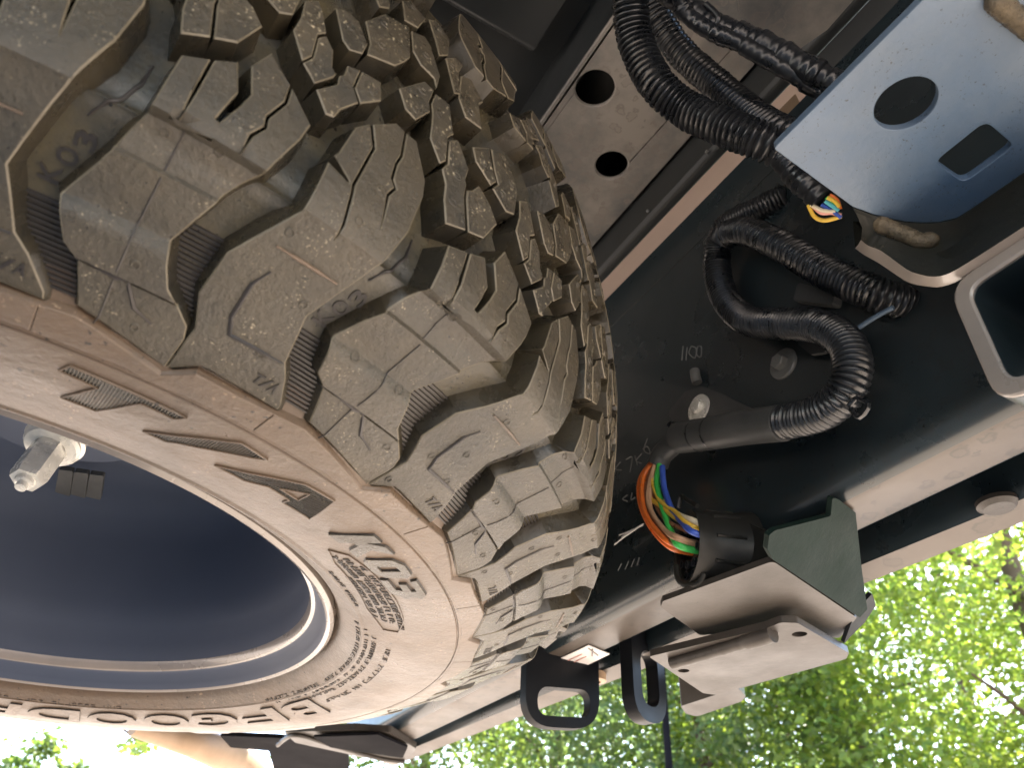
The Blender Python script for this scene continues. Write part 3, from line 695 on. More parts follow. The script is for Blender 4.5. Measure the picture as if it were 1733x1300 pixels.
# small marks on the lugs
for i in range(1, 6):
    b0 = warp(i, -.1)
    s = (WG[i] - NG[i - 1]) / 7.6
    for k, ch in enumerate('T/A'):
        letter('small_letter', ch, WG[i] + s * (-2.75 + k * .62), WG[i] + s * (-2.2 + k * .62), -71.5, -66.5, .35, MT['rib'], tire, .2, hB)
    for k, ch in enumerate('KO3'):
        c0 = WG[i] + s * (-1.55 + k * .42); v0 = -39 + k * 7.4
        letter('small_letter', ch, c0 - .5, c0 + .5, v0, v0 + 6.0, .5, MT['rib'], tire, .0, None, True)
def mould_line(name, path, i, hf, parent, wd=.8, h=.2, material=None):
    P = [Vector(TP(warp(i, a), v, hf(v) + h)) for a, v in path]; Q = []
    for a, c in zip(path, path[1:]):
        n = max(1, int(math.hypot((c[0] - a[0]) * 6.8, c[1] - a[1]) / 2.5))
        for k in range(n): t = k / n; Q.append((a[0] + (c[0] - a[0]) * t, a[1] + (c[1] - a[1]) * t))
    Q.append(path[-1]); bm = bmesh.new()
    L_ = len(Q); sweep(bm, [Vector(TP(warp(i, a), v, hf(v) + h)) for a, v in Q], lambda k: wd / 1000 * (1 if 2 < k < L_ - 3 else .6), 6); return from_bm(name, bm, material or MT['rib'], parent, 50)
for i in range(1, 6):
    mould_line('groove_line', [(-.95, -13), (-.55, -4), (-.1, 6), (.25, 16), (.3, 26)], i, hb, tire, .7, .25)
for i in range(0, 6):
    mould_line('mould_mark', [(.8, -57.2), (3.03, -58), (3.6, -57.4), (4.53, -66), (5.79, -69.1)], i, hA, tire, .9, -.15)
    mould_line('mould_mark', [(9.5, -28.1), (9.07, -35.9), (9.24, -51.1), (9.8, -58.1), (13.48, -57.7)], i, hB, tire, .9, -.15)
    mould_line('mould_ridge', [(8.95, -18.6), (12.7, -18.4)], i, hB, tire, .8, .3, MT['side'])
    mould_line('mould_seam', [(2.8, 1), (2.78, -16), (2.77, -37), (2.9, -57), (3.1, -75), (2.6, -92)], i, hA, tire, .32, 0)

# ---- rim
RP = [(.2290, .040), (.2305, .030), (.2318, .022), (.2312, .0175), (.2290, .0155), (.2262, .0168), (.2235, .0215), (.2200, .0270), (.2165, .0292), (.2138, .0296), (.2128, .0310), (.2112, .036), (.2098, .05), (.2080, .0655), (.2072, .067), (.2055, .085), (.203, .11), (.199, .14), (.192, .160), (.180, .172), (.16, .176), (.09, .172), (.075, .165), (.070, .150), (.0001, .150)]
NS = 180
def revolve(prof, ns):
    V = []; F = []
    for r, z in prof: V += [(r * math.cos(2 * PI * k / ns), r * math.sin(2 * PI * k / ns), z) for k in range(ns)]
    for i in range(len(prof) - 1):
        for k in range(ns): F.append((i * ns + k, i * ns + (k + 1) % ns, (i + 1) * ns + (k + 1) % ns, (i + 1) * ns + k))
    return V, F
V, F = revolve(RP, NS)
rim = from_data('rim', V, F, MT['rim'], wheel, 40); rim.data.materials.append(MT['lip'])
for k, p in enumerate(rim.data.polygons):
    if k // NS in (1, 2, 3, 4, 8, 9, 10): p.material_index = 1
V, F = revolve([(.2325, .26), (.229, .24), (.205, .23), (.2, .19), (.2, .17)], 96); from_data('rim_back', V, F, MT['rim'], rim, 40)
# valve with nut, and stick-on weights inside the rim
va = at_z(112, 722, .085); vb = at_z(34, 826, .034); ax = (vb - va).normalized(); LL = (vb - va).length
bm = bmesh.new(); lathe(bm, va, ax, [(.0001, -.02), (.012, -.02), (.012, LL * .18)], 24); vst = from_bm('valve', bm, MT['rim'], wheel)
bm = bmesh.new(); lathe(bm, va, ax, [(.010, LL * .20), (.0165, LL * .21), (.0172, LL * .26), (.0155, LL * .29), (.0160, LL * .33), (.0145, LL * .37), (.009, LL * .39)], 32); from_bm('washer', bm, MT['bolt'], vst)
bm = bmesh.new(); hexbolt(bm, va + ax * LL * .37, ax, .0098, LL * .52); lathe(bm, va + ax * LL * .89, ax, [(.0055, 0), (.005, LL * .04), (.0032, LL * .05), (.003, LL * .11), (.0001, LL * .115)], 14); from_bm('nut', bm, MT['bolt'], vst)
for k in range(3):
    qs = [(103 + k * 26, 788 + k * 4), (127 + k * 26, 791 + k * 4), (121 + k * 26, 834 + k * 3), (96 + k * 26, 826 + k * 4)]
    plate3('balance_weight', [at_z(x, y, .147) for x, y in qs], -.004, MT['greybolt'] if False else MT['sleeve'], rim, .002)

# ------------------------------------------------------------ tow hitch: receiver tube, side plate, cradle
RX, RZ0, RZ1 = .4375, .046, .120
rc = empty('hitch_receiver_tube', (RX + .037, .40, RZ0)); tag(rc, 'square steel receiver tube with a rounded pale front edge', 'receiver tube')
def rsq(x0, z0, x1, z1, r): return rounded([(x0, z0), (x1, z0), (x1, z1), (x0, z1)], r, 6)
oo = rsq(RX, RZ0, RX + .076, RZ1 + .002, .015); ii = rsq(RX + .0085, RZ0 + .0085, RX + .0675, RZ1 - .0065, .009)
plate('tube', oo, [ii], (0, .40, 0), (1, 0, 0), (0, 0, 1), -.36, MT['black'], rc, .002)
plate('tube_rim', oo, [ii], (0, .3992, 0), (1, 0, 0), (0, 0, 1), -.003, MT['lip'], rc, .0012)
# bent angle bracket: horizontal sky-tinted plate with a round hole and a rounded slot, rear edge bent down
sp = empty('hitch_angle_plate', (.47, .36, .2)); tag(sp, 'steel hitch plate with blue sky reflection painted in, round hole and rounded slot', 'hitch plate')
ZP = .185; BR = .009; YF = .413
hc_ = at_z(1533, 176, ZP)
hol = [(hc_.x + .0147 * math.cos(t), hc_.y + .0147 * math.sin(t)) for t in np.linspace(0, 2 * PI, 41)[:-1]]
def pz(q): p = at_z(*q, ZP); return (p.x, p.y)
slo = rounded([pz(q) for q in ((1582, 274), (1668, 205), (1717, 247), (1632, 309))], .005, 5)
TOPL = [at_z(x, y, ZP) for x, y in ((1443, 350), (1475, 362), (1500, 369), (1530, 375), (1560, 377), (1590, 376), (1620, 369), (1660, 343), (1733, 292), (1850, 210))]
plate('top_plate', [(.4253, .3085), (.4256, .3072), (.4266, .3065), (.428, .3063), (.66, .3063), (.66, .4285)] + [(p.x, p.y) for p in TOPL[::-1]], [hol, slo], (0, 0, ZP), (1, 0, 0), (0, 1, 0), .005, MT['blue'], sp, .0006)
# flange leaning down to the receiver, with reflected light painted pale along its cut edge
BOTL = [at_y(x, y, .393) for x, y in ((1457, 406), (1470, 416), (1492, 425), (1535, 456), (1556, 464), (1576, 468), (1600, 465), (1634, 447), (1732, 384), (1850, 305))]
OUTL = [at_y(x, y, .401) for x, y in ((1447, 420), (1462, 431), (1490, 447), (1530, 474), (1552, 482), (1572, 485), (1594, 485), (1634, 469), (1732, 406), (1850, 327))]
def loft(name, rows, material, parent, n=3):
    rows = [catmull(r, n) for r in rows]; V = [p for r in rows for p in r]; m_ = len(rows[0])
    F = [(a * m_ + k, a * m_ + k + 1, (a + 1) * m_ + k + 1, (a + 1) * m_ + k) for a in range(len(rows) - 1) for k in range(m_ - 1)]
    return from_data(name, V, F, material, parent, 50)
dn = Vector((0, 0, -.0006)); M1 = [(a + dn) * .93 + b * .07 + Vector((0, .0012, -.0012)) for a, b in zip(TOPL, BOTL)]; M2 = [a * .5 + b * .5 + Vector((0, .004, -.001)) for a, b in zip(TOPL, BOTL)]
loft('flange', [[a + dn for a in TOPL], M1, M2, BOTL], MT['flange'], sp)
loft('cut_edge', [BOTL, [a * .5 + b * .5 + Vector((0, 0, -.0006)) for a, b in zip(BOTL, OUTL)], OUTL], MT['lip'], sp)
loft('flange_back', [OUTL, [p + Vector((0, .008, .03)) for p in OUTL], [p + Vector((0, .03, .004)) for p in TOPL]], MT['flange'], sp)
def weld(name, P, r, parent, seg=10):
    Q, X = resample(catmull(P, 10), .0012); ph = rng.uniform(.75, 1.25, len(Q))
    bm = bmesh.new(); sweep(bm, Q, lambda i: r * (.93 + .07 * abs(math.sin(i * .75))) * (.86 + .14 * ph[i]) * min(1, .35 + i / 5, .35 + (len(Q) - 1 - i) / 5), seg); return from_bm(name, bm, MT['weld'], parent, 70)
weld('weld_bead', [(TOPL[k] * f + BOTL[k] * (1 - f)) + Vector((0, .0015, .0005)) for k, f in ((1, .8), (2, .74), (3, .70), (4, .62), (5, .70))], .0052, sp)
weld('weld_bead', [at_z(x, y, ZP - .001) for x, y in ((1672, -8), (1700, 14), (1732, 40), (1760, 62))], .0052, sp)
# ------------------------------------------------------------ trailer wiring: S-shaped harness down to the plug
hn = empty('trailer_harness', (.3, .44, .2)); tag(hn, 'black corrugated S-bend harness with bare coloured wires at a round plug', 'wiring harness')
YS = .438
conduit('corrugated_conduit', [at_y(x, y, Y) for x, y, Y in ((1575, 535, .480), (1540, 515, .465), (1480, 497, .445), (1400, 462, .436), (1320, 415, .43), (1262, 392, .43), (1224, 402, .436), (1213, 445, .44), (1225, 500, .44), (1260, 540, .438), (1320, 548, .436), (1385, 552, .432), (1430, 580, .428), (1443, 625, .426), (1425, 672, .426), (1380, 702, .428), (1318, 716, .43))], .0118, MT['conduit'], hn)
conduit('corrugated_conduit', [at_y(x, y, Y) for x, y, Y in ((1214, 430, .452), (1225, 385, .452), (1290, 350, .455), (1330, 330, .46))], .0105, MT['conduit'], hn)
sl_ = tube('tape_sleeve', [at_y(x, y, .43) for x, y in ((1325, 716), (1260, 724), (1200, 734), (1150, 741))], .0125, MT['sleeve'], hn, 20)
for x, y in ((1206, 733), (1181, 737)):
    p = at_y(x, y, .43); bm = bmesh.new(); sweep(bm, [p + Vector((-.0006, 0, .0002)), p + Vector((.0006, 0, -.0002))], .0128, 20); from_bm('tape_edge', bm, MT['conduit'], sl_)
tube('cable_jacket', [at_y(x, y, .43) for x, y in ((1165, 740), (1142, 750), (1122, 768), (1113, 787))], .0088, MT['sleeve'], hn, 16)
PC = at_y(1166, 927, .424); PA = Vector((.34, .94, -.03)).normalized()
bm = bmesh.new()
lathe(bm, PC, PA, [(.0001, .006), (.0225, .006), (.0228, -.001), (.0262, -.002), (.0268, .004), (.0262, .008), (.0276, .014), (.0282, .030), (.0300, .033), (.031, .042), (.0001, .043)], 40)
pg = from_bm('plug_body', bm, MT['plastic'], hn, 40)
for k in range(10):
    a = k * PI / 5 + .2; u = PA.orthogonal().normalized(); v = PA.cross(u); d = u * math.cos(a) + v * math.sin(a)
    bm = bmesh.new(); sweep(bm, [PC + PA * .010 + d * .0272, PC + PA * .030 + d * .0285], .0012, 6); from_bm('grip_rib', bm, MT['plastic'], pg)
for a, r in [(0, 0)] + [(k * PI / 3, .0125) for k in range(6)] + [(k * PI / 4.5 + .2, .0195) for k in range(9)]:
    u = PA.orthogonal().normalized(); v = PA.cross(u); c = PC + (u * math.cos(a) + v * math.sin(a)) * r
    bm = bmesh.new(); lathe(bm, c, -PA, [(.0034, -.006), (.0034, -.001), (.0026, -.001), (.0024, -.005), (.0001, -.005)], 12); from_bm('terminal_socket', bm, MT['conduit'], pg)
tube('latch', [at_y(x, y, .42) for x, y in ((1148, 860), (1153, 840), (1162, 846), (1180, 857))], .0018, MT['plastic'], pg, 6, 3)
tube('clip_ear', [at_y(x, y, .424) for x, y in ((1145, 958), (1152, 985), (1180, 990), (1192, 970))], .0026, MT['plastic'], pg, 8, 5)
W_ = [('orange', .0024, [(1104, 782), (1084, 812), (1084, 850), (1102, 892), (1132, 924)]), ('brown', .0021, [(1108, 783), (1096, 815), (1092, 850), (1110, 885), (1140, 920)]),
      ('orange', .0021, [(1106, 783), (1090, 806), (1087, 842), (1098, 880), (1128, 915)]), ('tanw', .0017, [(1109, 784), (1099, 820), (1098, 855), (1120, 892), (1143, 912)]),
      ('yellow', .0021, [(1110, 784), (1098, 815), (1102, 842), (1125, 862), (1150, 880)]), ('white', .0024, [(1110, 783), (1108, 815), (1122, 852), (1148, 872), (1174, 882)]),
      ('green', .0025, [(1116, 787), (1112, 820), (1122, 860), (1134, 895), (1147, 922)]), ('blue_w', .0023, [(1121, 790), (1124, 825), (1137, 862), (1155, 885), (1171, 900)]),
      ('pink', .0015, [(1107, 784), (1093, 822), (1096, 862), (1114, 896), (1136, 918)]), ('brown', .0017, [(1112, 786), (1106, 822), (1112, 858), (1132, 884), (1156, 896)]), ('yellow', .0017, [(1113, 785), (1104, 812), (1116, 846), (1142, 866), (1166, 888)]),
      ('tanw', .0016, [(1108, 786), (1101, 825), (1102, 862), (1124, 895), (1146, 908)])]
for i, (c, r, P) in enumerate(W_):
    n = len(P); Q_ = [at_y(x, y, .430 - .013 * k / (n - 1) - .0016 * (i % 4)) for k, (x, y) in enumerate(P)]
    tube('wire', Q_ + [Q_[-1] + PA * .012 + Vector((.001, 0, -.003)), Q_[-1] + PA * .026 + Vector((.002, 0, -.003))], r, MT[c], hn, 10, 8)
tube('sleeve_clip', [at_y(x, y, .425) for x, y in ((1130, 722), (1134, 716), (1141, 717), (1146, 724), (1140, 732), (1132, 730))], .0014, MT['conduit'], hn, 6, 4)
# harness clip on the conduit
cl = tube('conduit_clip', [at_y(x, y, .42) for x, y in ((1436, 688), (1450, 674), (1470, 684), (1455, 706))] + [at_y(1440, 692, .42)], .0018, MT['conduit'], None, 6, 3)
tag(cl, 'small square plastic clip on the outer bend of the harness', 'clip')
# thick conduit at the top with a loop of smaller ones
c1 = conduit('wiring_conduit', [at_d(x, y, D) for x, y, D in ((1068, -40, .60), (1066, 0, .60), (1076, 70, .59), (1110, 140, .57), (1160, 184, .56), (1220, 212, .545), (1275, 233, .535), (1320, 250, .535), (1380, 262, .55), (1450, 270, .56))], .0128, MT['conduit'], None, .0042, .2)
tag(c1, 'thick black corrugated conduit curving down beside the frame plate', 'conduit')
c2 = conduit('wiring_conduit', [at_d(x, y, D) for x, y, D in ((1095, -40, .66), (1110, 20, .66), (1150, 85, .65), (1210, 140, .63), (1270, 190, .60), (1330, 225, .57), (1400, 240, .58), (1460, 250, .58))], .0115, MT['conduit'], None, .0042, .12)
tag(c2, 'second dark conduit running behind the thick one to the hitch plate', 'conduit')
c3 = empty('taped_wire_bundle', at_d(1200, 20, .6)); tag(c3, 'black taped wire bundle sagging across the top of the frame', 'wire bundle')
for k, (P, r) in enumerate((([(1125, -20, .62), (1165, 12, .61), (1200, 40, .60), (1255, 62, .59), (1310, 86, .58), (1370, 120, .57), (1480, 170, .56)], .0095), ([(1150, -20, .6), (1160, 20, .6), (1200, 50, .59), (1262, 78, .58), (1330, 118, .57), (1400, 160, .57), (1480, 180, .57)], .006), ([(1160, 10, .598), (1168, 34, .595), (1200, 52, .59), (1216, 30, .59), (1195, 6, .6)], .0022))):
    if k < 2: conduit('bundle_strand', [at_d(*q) for q in P], r, MT['conduit'], c3, .006, .06, 18, .06)
    else: tube('green_wire', [at_d(*q) for q in P], r, MT['conduit'], c3, 8)
# wire tail poking out below the blue plate
wt = empty('taped_wire_tail', at_d(1370, 320, .53)); tag(wt, 'short taped wire tail with bright coloured wires beside the blue-grey plate', 'wire tail')
conduit('tape_wrap', [at_d(x, y, D) for x, y, D in ((1318, 255, .53), (1340, 288, .525), (1368, 315, .515), (1392, 338, .51))], .0082, MT['conduit'], wt, .0055, .06, 18, .06)
for i, (c, P) in enumerate((('yellow', [(1368, 346), (1378, 366), (1396, 373), (1424, 366)]), ('pink', [(1376, 348), (1390, 360), (1408, 360), (1424, 364)]), ('blue_w', [(1390, 346), (1404, 354), (1424, 368)]), ('white', [(1372, 346), (1392, 356), (1414, 357)]),
                          ('green', [(1398, 334), (1410, 344), (1422, 352)]), ('orange', [(1404, 330), (1416, 338), (1422, 354)]), ('teal', [(1396, 340), (1408, 348), (1420, 356)]), ('yellow', [(1400, 334), (1412, 340), (1421, 350)]))):
    tube('wire', [at_d(x, y, .508 - i * .0004) for x, y in P], .0013, MT[c], wt, 8, 6)

up = plate3('upper_gusset', [at_z(x, y, .40) for x, y in ((1246, -30), (1252, 24), (1340, 92), (1400, 50), (1470, -30))], .006, MT['frame'], None, .004); tag(up, 'stained steel gusset at the top edge above the wire bundle', 'gusset')
tpa = plate3('tan_patch', [at_d(x, y, .80) for x, y in ((1308, 196), (1346, 158), (1354, 174), (1332, 202))], .004, MT['tan'], None, .001); tag(tpa, 'small tan panel corner showing beside the hitch plate', 'body panel')
# ------------------------------------------------------------ bolts and clips on the beam
b1 = empty('flange_bolt', at_y(1328, 617, .46)); tag(b1, 'dull grey hex bolt with wide washer inside the harness loop', 'bolt')
p = at_y(1328, 617, .4605)
bm = bmesh.new(); lathe(bm, p, (0, -1, 0), [(.0125, 0), (.0125, .002), (.0115, .003), (.0001, .0032)], 32); from_bm('washer', bm, MT['greybolt'], b1)
bm = bmesh.new(); hexbolt(bm, p + Vector((0, -.003, 0)), (0, -1, 0), .0062, .006); from_bm('head', bm, MT['greybolt'], b1)
b2 = empty('harness_bracket', at_y(1185, 690, .46)); tag(b2, 'black harness bracket held by a bright washer and stud', 'bracket')
plate3('tab', [at_y(x, y, .452) for x, y in ((1128, 700), (1160, 662), (1188, 654), (1226, 668), (1300, 706), (1290, 730), (1150, 726))], .003, MT['sleeve'], b2, .006)
p = at_y(1184, 692, .4515); bm = bmesh.new(); lathe(bm, p, (0, -1, 0), [(.0122, 0), (.0122, .0018), (.011, .0024), (.005, .0024), (.005, .005), (.0001, .005)], 32); from_bm('washer', bm, MT['bolt'], b2)
bm = bmesh.new(); hexbolt(bm, p + Vector((.0015, -.0024, 0)), (0, -1, 0), .0058, .004); from_bm('nut', bm, MT['bolt'], b2)
p = at_y(1180, 648, .456); bm = bmesh.new(); sweep(bm, [p, p + Vector((0, -.001, .006)), p + Vector((0, -.001, .013))], .0043, 14); from_bm('stud', bm, MT['greybolt'], b2)
b3 = plate3('clip_block', [at_y(x, y, .452) for x, y in ((1350, 478), (1412, 492), (1410, 516), (1342, 508))], .008, MT['sleeve'], None, .003); tag(b3, 'flat grey clip block tucked under the upper conduit', 'clip')
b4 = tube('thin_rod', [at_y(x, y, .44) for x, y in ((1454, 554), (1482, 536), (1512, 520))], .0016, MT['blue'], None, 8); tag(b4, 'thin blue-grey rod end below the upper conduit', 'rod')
b5 = plate3('conduit_holder', [at_y(x, y, .452) for x, y in ((1346, 568), (1400, 574), (1398, 596), (1372, 600), (1352, 584))], .003, MT['sleeve'], None, .003); tag(b5, 'small bracket under the middle bend of the harness', 'bracket')
fz = empty('frayed_thread', at_y(1070, 905, .45)); tag(fz, 'frayed pale thread sticking out beside the tyre and wires', 'thread')
for P in ([(1089, 887), (1072, 897), (1056, 908)], [(1088, 889), (1064, 900), (1048, 906)], [(1080, 893), (1058, 908), (1040, 922)], [(1062, 902), (1052, 910)]): tube('strand', [at_y(x, y, .45) for x, y in P], .0006, MT['sticker'], fz, 5)

# ------------------------------------------------------------ trailer plug bracket
bk = empty('plug_bracket', (.22, .48, .05)); tag(bk, 'bent steel plug bracket with dusty base and dark sloping side', 'bracket')
ZB = .046
plate3('base_plate', [at_z(x, y, ZB) for x, y in ((1308, 950), (1450, 1046), (1420, 1082), (1330, 1062), (1300, 1066), (1185, 1076), (1118, 1028), (1122, 1018))], .004, MT['bracket'], bk, .004)
plate3('plug_housing', [at_y(x, y, .446) for x, y in ((1214, 866), (1262, 882), (1300, 902), (1306, 940), (1240, 974), (1180, 1000))], .012, MT['plastic'], bk, .004)
F1 = at_z(1309, 948, ZB - .001); F2 = at_z(1455, 1046, ZB - .001); T3 = at_z(1447, 868, .083); nS = (F2 - F1).cross(T3 - F1).normalized()
def on_side(x, y): d = ray(x, y); return CAM + d * ((F1 - CAM).dot(nS) / d.dot(nS))
plate3('side_plate', [F1] + [on_side(*q) for q in ((1299, 930), (1302, 906), (1312, 898), (1406, 874), (1409, 842), (1420, 846), (1448, 868), (1458, 960), (1468, 1032))] + [F2], .004, MT['cover'], bk, .0015)
plate3('end_flange', [at_z(x, y, z) for x, y, z in ((1456, 1042, ZB), (1470, 1000, .062), (1476, 1020, .062), (1476, 1066, ZB), (1440, 1080, ZB - .004), (1418, 1084, ZB - .004))], .003, MT['loop'], bk, .002)
ZL = .034
hA_ = at_z(1353, 1074, ZL); hB_ = at_z(1157, 1136, ZL)
plate3('lower_plate', [at_z(x, y, ZL) for x, y in ((1098, 1112), (1296, 1064), (1322, 1054), (1350, 1055), (1437, 1106), (1432, 1116), (1212, 1177), (1190, 1174))], .005, MT['bracket'], bk, .004,
       [(hA_, .0052, .0052, 0), (hB_, .0045, .0045, 0)])
rod = [at_z(x, y, ZL - .002) for x, y in ((1138, 1122), (1200, 1104), (1260, 1086), (1308, 1072))]
Qr, _ = resample(catmull(rod, 8), .003); bm = bmesh.new(); sweep(bm, Qr, lambda i: .0052 * (1 + .05 * math.sin(i * 1.9) * math.sin(i * .7)) * (1.25 if i > len(Qr) - 9 else 1), 14); from_bm('welded_rod', bm, MT['bracket'], bk, 60)
# rounded tab below
tb = plate3('tow_tab', [at_z(x, y, .058) for x, y in ((1152, 1196), (1250, 1164), (1262, 1180), (1255, 1188), (1178, 1214), (1160, 1208))], .030, MT['bracket'], None, .006); tag(tb, 'rounded steel tab peeping out below the plug bracket', 'steel tab')
# ------------------------------------------------------------ safety chain loops
def loop(name, C0, du, wtop, hgt, th, label, slot, tilt=0.):
    e = empty(name, C0); tag(e, label, 'chain loop', 'safety chain loops under the hitch')
    o2 = rounded([(0, .05), (wtop, .05), (wtop, -hgt), (0, -hgt)], [.001, .001, .03, .03], 8)
    o2 = [(a, b + tilt * a) for a, b in o2]
    s2 = rounded([(slot[0], slot[1]), (slot[2], slot[1]), (slot[2], slot[3]), (slot[0], slot[3])], min(slot[2] - slot[0], slot[1] - slot[3]) * .48, 8)
    s2 = [(a, b + tilt * a) for a, b in s2]
    plate('plate', o2, [s2], C0, du, (0, 0, 1), th, MT['loop'], e, .002); return e
LZ = .085
pA = at_z(886, 1122, LZ)
loop('safety_chain_loop', (-.062, .448, LZ - .03), (0, 1, 0), .083, .040, -.011, 'black safety chain loop with wide slot seen face on', (.013, -.004, .072, -.030), .12)
loop('safety_chain_loop', (.002, .510, LZ - .012), (-.35, .94, 0), .056, .056, .013, 'black safety chain loop seen edge on beside the plug bracket', (.014, .008, .044, -.042), .1)
# sticker on the beam
P = [at_z(x, y, .0835) for x, y in ((921, 1128), (996, 1093), (1032, 1108), (962, 1142))]
st = plate3('label_sticker', P, .0008, MT['sticker'], None, .0005, bevel=0); tag(st, 'white paper sticker on the beam beside the chain loop', 'sticker')
for a, b in (((996, 1098), (1012, 1110)), ((1003, 1099), (1002, 1111))):
    o = tube('print', [at_z(*a, .0830), at_z(*b, .0830)], .0006, MT['ink'], st, 5)
tube('print_line', [at_z(945, 1126, .0831), at_z(985, 1108, .0831)], .0005, MT['pink'], st, 5); tube('print_line', [at_z(952, 1130, .0831), at_z(992, 1112, .0831)], .0005, MT['pink'], st, 5)
wb = empty('weld_boss', at_z(1005, 1142, .08)); tag(wb, 'small rusty drain boss beside the chain loop', 'boss')
bm = bmesh.new(); lathe(bm, at_z(1006, 1150, .078), (0, 0, -1), [(.012, -.006), (.012, .002), (.008, .003), (.0065, .003), (.0065, -.003), (.0001, -.003)], 24); from_bm('ring', bm, MT['tan'], wb)

# ------------------------------------------------------------ suspension and bracket pieces past the tyre
e1 = empty('hanger_bracket', at_z(600, 1250, .08)); tag(e1, 'dusty steel hanger bracket with long black slot behind the tyre', 'bracket')
plate3('bracket_plate', [at_z(x, y, .075) for x, y in ((480, 1240), (600, 1236), (660, 1240), (704, 1268), (692, 1288), (640, 1288), (500, 1258))], .008, MT['bracket'], e1, .006)
plate3('slot_plate', [at_z(x, y, .072) for x, y in ((530, 1244), (640, 1240), (690, 1262), (682, 1280), (560, 1262))], -.003, MT['void'], e1, .004)  # slot drawn as a flat matt black sheet laid over the bracket
tube('bracket_edge', [at_z(x, y, .073) for x, y in ((470, 1262), (500, 1245), (560, 1262), (640, 1284), (684, 1290))], .0028, MT['bracket'], e1, 8)
e2 = empty('suspension_arm', at_z(400, 1285, .09)); tag(e2, 'tan coated suspension arm showing below the tyre', 'suspension arm')
bm = bmesh.new(); Pp = [at_z(x, y, .11) for x, y in ((225, 1232), (290, 1250), (340, 1262), (400, 1288), (450, 1330))]
sweep(bm, catmull(Pp, 8), lambda i: .012 + .0007 * i, 16); from_bm('arm', bm, MT['tan'], e2, 60)
e3 = plate3('mud_panel', [at_z(x, y, .10) for x, y in ((372, 1246), (470, 1250), (590, 1262), (590, 1345), (475, 1345), (455, 1272), (390, 1266))], .006, MT['void'], None, .004); tag(e3, 'dark flat panel hanging behind the tyre at the lower edge', 'panel')

# ------------------------------------------------------------ pole, trees
d = ray(1128, 1240); az = math.atan2(d.y, d.x)
D = 5.0; pb = Vector((CAM.x + D * math.cos(az), CAM.y + D * math.sin(az), GZ))
po = empty('thin_pole', pb); tag(po, 'thin dark metal pole standing in front of the trees', 'pole')
tube('shaft', [pb, pb + Vector((0, 0, 3.2))], .022, MT['void'], po, 14); bm = bmesh.new(); lathe(bm, pb, (0, 0, 1), [(.09, 0), (.09, .02), (.05, .03), (.035, .1)], 16); from_bm('foot', bm, MT['loop'], po)
def tree(label, azd, dist, top, crad, n, lmat, lsize, low, seed, group='trees beyond the truck', squash=1.):
    rr = np.random.default_rng(seed); b = Vector((CAM.x + dist * math.cos(R_(azd)), CAM.y + dist * math.sin(R_(azd)), GZ))
    e = empty('leafy_tree', b); tag(e, label, 'tree', group)
    bm = bmesh.new(); tr = .05 * crad + .04; H = top - GZ
    Q = [b, b + Vector((.1, .05, H * .25)), b + Vector((-.1, .1, H * .5)), b + Vector((.15, 0, H * .85))]
    QQ = catmull(Q, 6); sweep(bm, QQ, lambda i: tr * (1.15 - .95 * i / len(QQ)), 10); from_bm('trunk', bm, MT['bark'], e, 60)
    cz0 = GZ + low; cz1 = top; c = Vector((b.x, b.y, (cz0 + cz1) / 2)); hz = (cz1 - cz0) / 2
    ends = []
    for k in range(9):
        a = rr.uniform(0, 2 * PI); zz = rr.uniform(.1, .85); s = b + Vector((0, 0, max(low * .6, H * zz * .75)))
        f = crad * rr.uniform(.3, .6); t = Vector((b.x + f * math.cos(a), b.y + f * math.sin(a), min(cz1, s.z + f * rr.uniform(.1, .7))))
        bm = bmesh.new(); mid = (s + t) / 2 + Vector((0, 0, .15 * f)); qq = catmull([s, mid, t], 5); sweep(bm, qq, lambda i: tr * .25 * (1 - .85 * i / len(qq)), 6); from_bm('limb', bm, MT['bark'], e, 60); ends.append((s, mid, t))
    nc = max(30, n // 95); V = []; F = []
    for k in range(nc):
        u = rr.normal(size=3); u /= np.linalg.norm(u); rad = rr.uniform(.35, 1) ** .5
        cc = np.array([c.x + u[0] * rad * crad, c.y + u[1] * rad * crad, c.z + u[2] * rad * hz]); cs = crad * rr.uniform(.10, .24)
        m_ = n // nc; q = rr.normal(size=(m_, 3)) * cs * [.62, .62, .42] + cc
        for p in q:
            a = rr.normal(size=3); a[2] *= .6; a /= np.linalg.norm(a); bb = np.cross(a, rr.normal(size=3)); bb /= np.linalg.norm(bb); l = lsize * rr.uniform(.6, 1.25); w2 = l * .34
            i = len(V); nn = np.cross(a, bb) * l * .12
            V += [p - a * l / 2, p + bb * w2 + nn, p + a * l / 2, p - bb * w2 + nn]; F.append((i, i + 1, i + 2)); F.append((i, i + 2, i + 3))
    me = bpy.data.meshes.new('crown'); me.from_pydata([tuple(v) for v in V], [], F); link('crown', me, lmat, e)
    return e
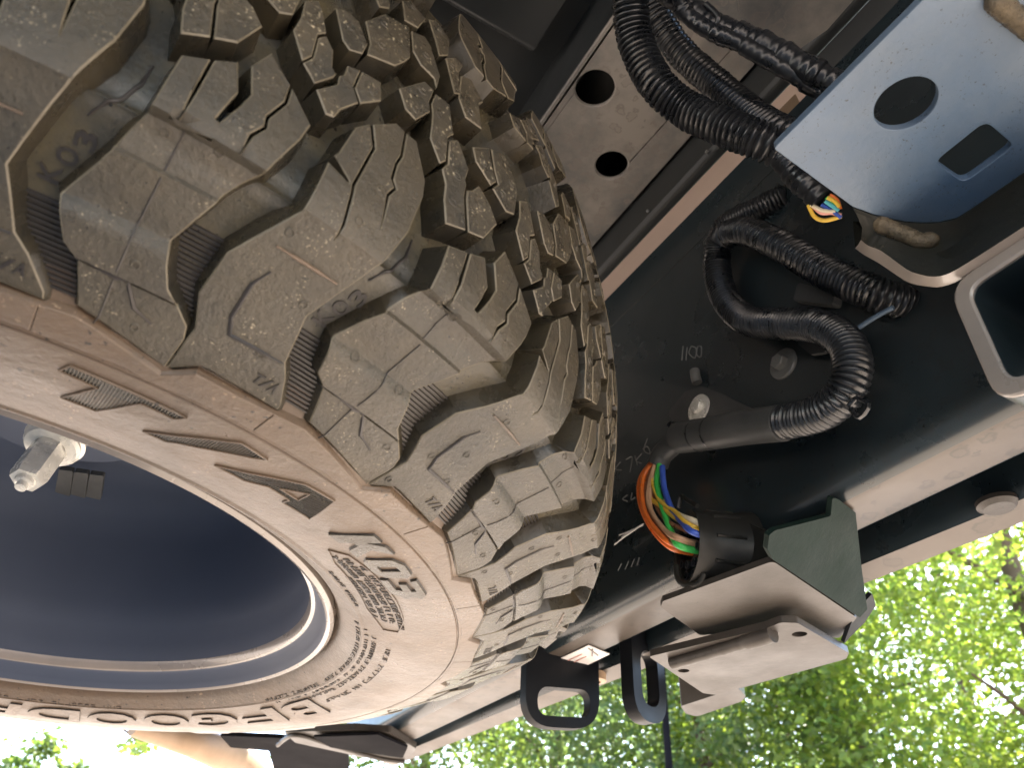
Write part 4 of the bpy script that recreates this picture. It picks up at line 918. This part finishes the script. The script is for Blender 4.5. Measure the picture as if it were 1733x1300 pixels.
tree('tall yellow-green sunlit tree at the right edge', 116, 8.5, 6.2, 2.9, 34000, MT['leaf_a'], .085, .6, 1)
tree('bright green leafy tree left of the right-hand one', 128, 9.5, 5.2, 2.4, 28000, MT['leaf_a'], .085, .5, 2)
tree('blue-green tree behind the thin pole', 138, 9.0, 4.0, 1.9, 22000, MT['leaf_c'], .075, .4, 3)
tree('dark green tree behind the face-on chain loop', 148, 10.0, 4.6, 2.0, 20000, MT['leaf_b'], .075, .6, 4)
tree('mid-green tree seen past the hanger bracket', 157, 10.5, 3.6, 1.7, 9000, MT['leaf_b'], .08, .5, 5)
tree('small round-topped tree alone against the white sky', 181.5, 16, 2.72, 1.25, 7000, MT['leaf_b'], .14, .5, 6)
for aa, dd, tt, cr, nn, sd_ in ((121, 15, 7.4, 3.4, 10000, 11), (133, 15, 5.6, 3.0, 8000, 12), (145, 15.5, 5.0, 3.0, 8000, 13)):
    tree({121: 'tall distant tree filling gaps behind the right-hand tree', 133: 'distant tree behind the plug bracket', 145: 'distant tree behind both chain loops'}[aa], aa, dd, tt, cr, nn, MT['leaf_c'], .13, .3, sd_)
# overhanging branch tip
sg = empty('branch_tip', at_d(222, 1240, 2.2)); tag(sg, 'dangling leafy branch tip against the white sky', 'branch')
rr = np.random.default_rng(3); V = []; F = []
for q in ((222, 1256), (240, 1258), (232, 1270), (214, 1264), (246, 1268), (335, 1280)):
    for k in range(14 if q[0] < 300 else 4):
        p = np.array(at_d(q[0] + rr.normal() * 9, q[1] + rr.normal() * 6, 2.2 + rr.normal() * .06)); a = rr.normal(size=3); a /= np.linalg.norm(a); bb = np.cross(a, rr.normal(size=3)); bb /= np.linalg.norm(bb); l = .013
        i = len(V); V += [p - a * l, p + bb * l * .5, p + a * l, p - bb * l * .5]; F.append((i, i + 1, i + 2, i + 3))
me = bpy.data.meshes.new('leaves'); me.from_pydata([tuple(v) for v in V], [], F); link('leaves', me, MT['leaf_b'], sg)
tube('twig', [at_d(x, y, 2.2) for x, y in ((200, 1228), (222, 1246), (236, 1262), (246, 1270))], .003, MT['bark'], sg, 6)
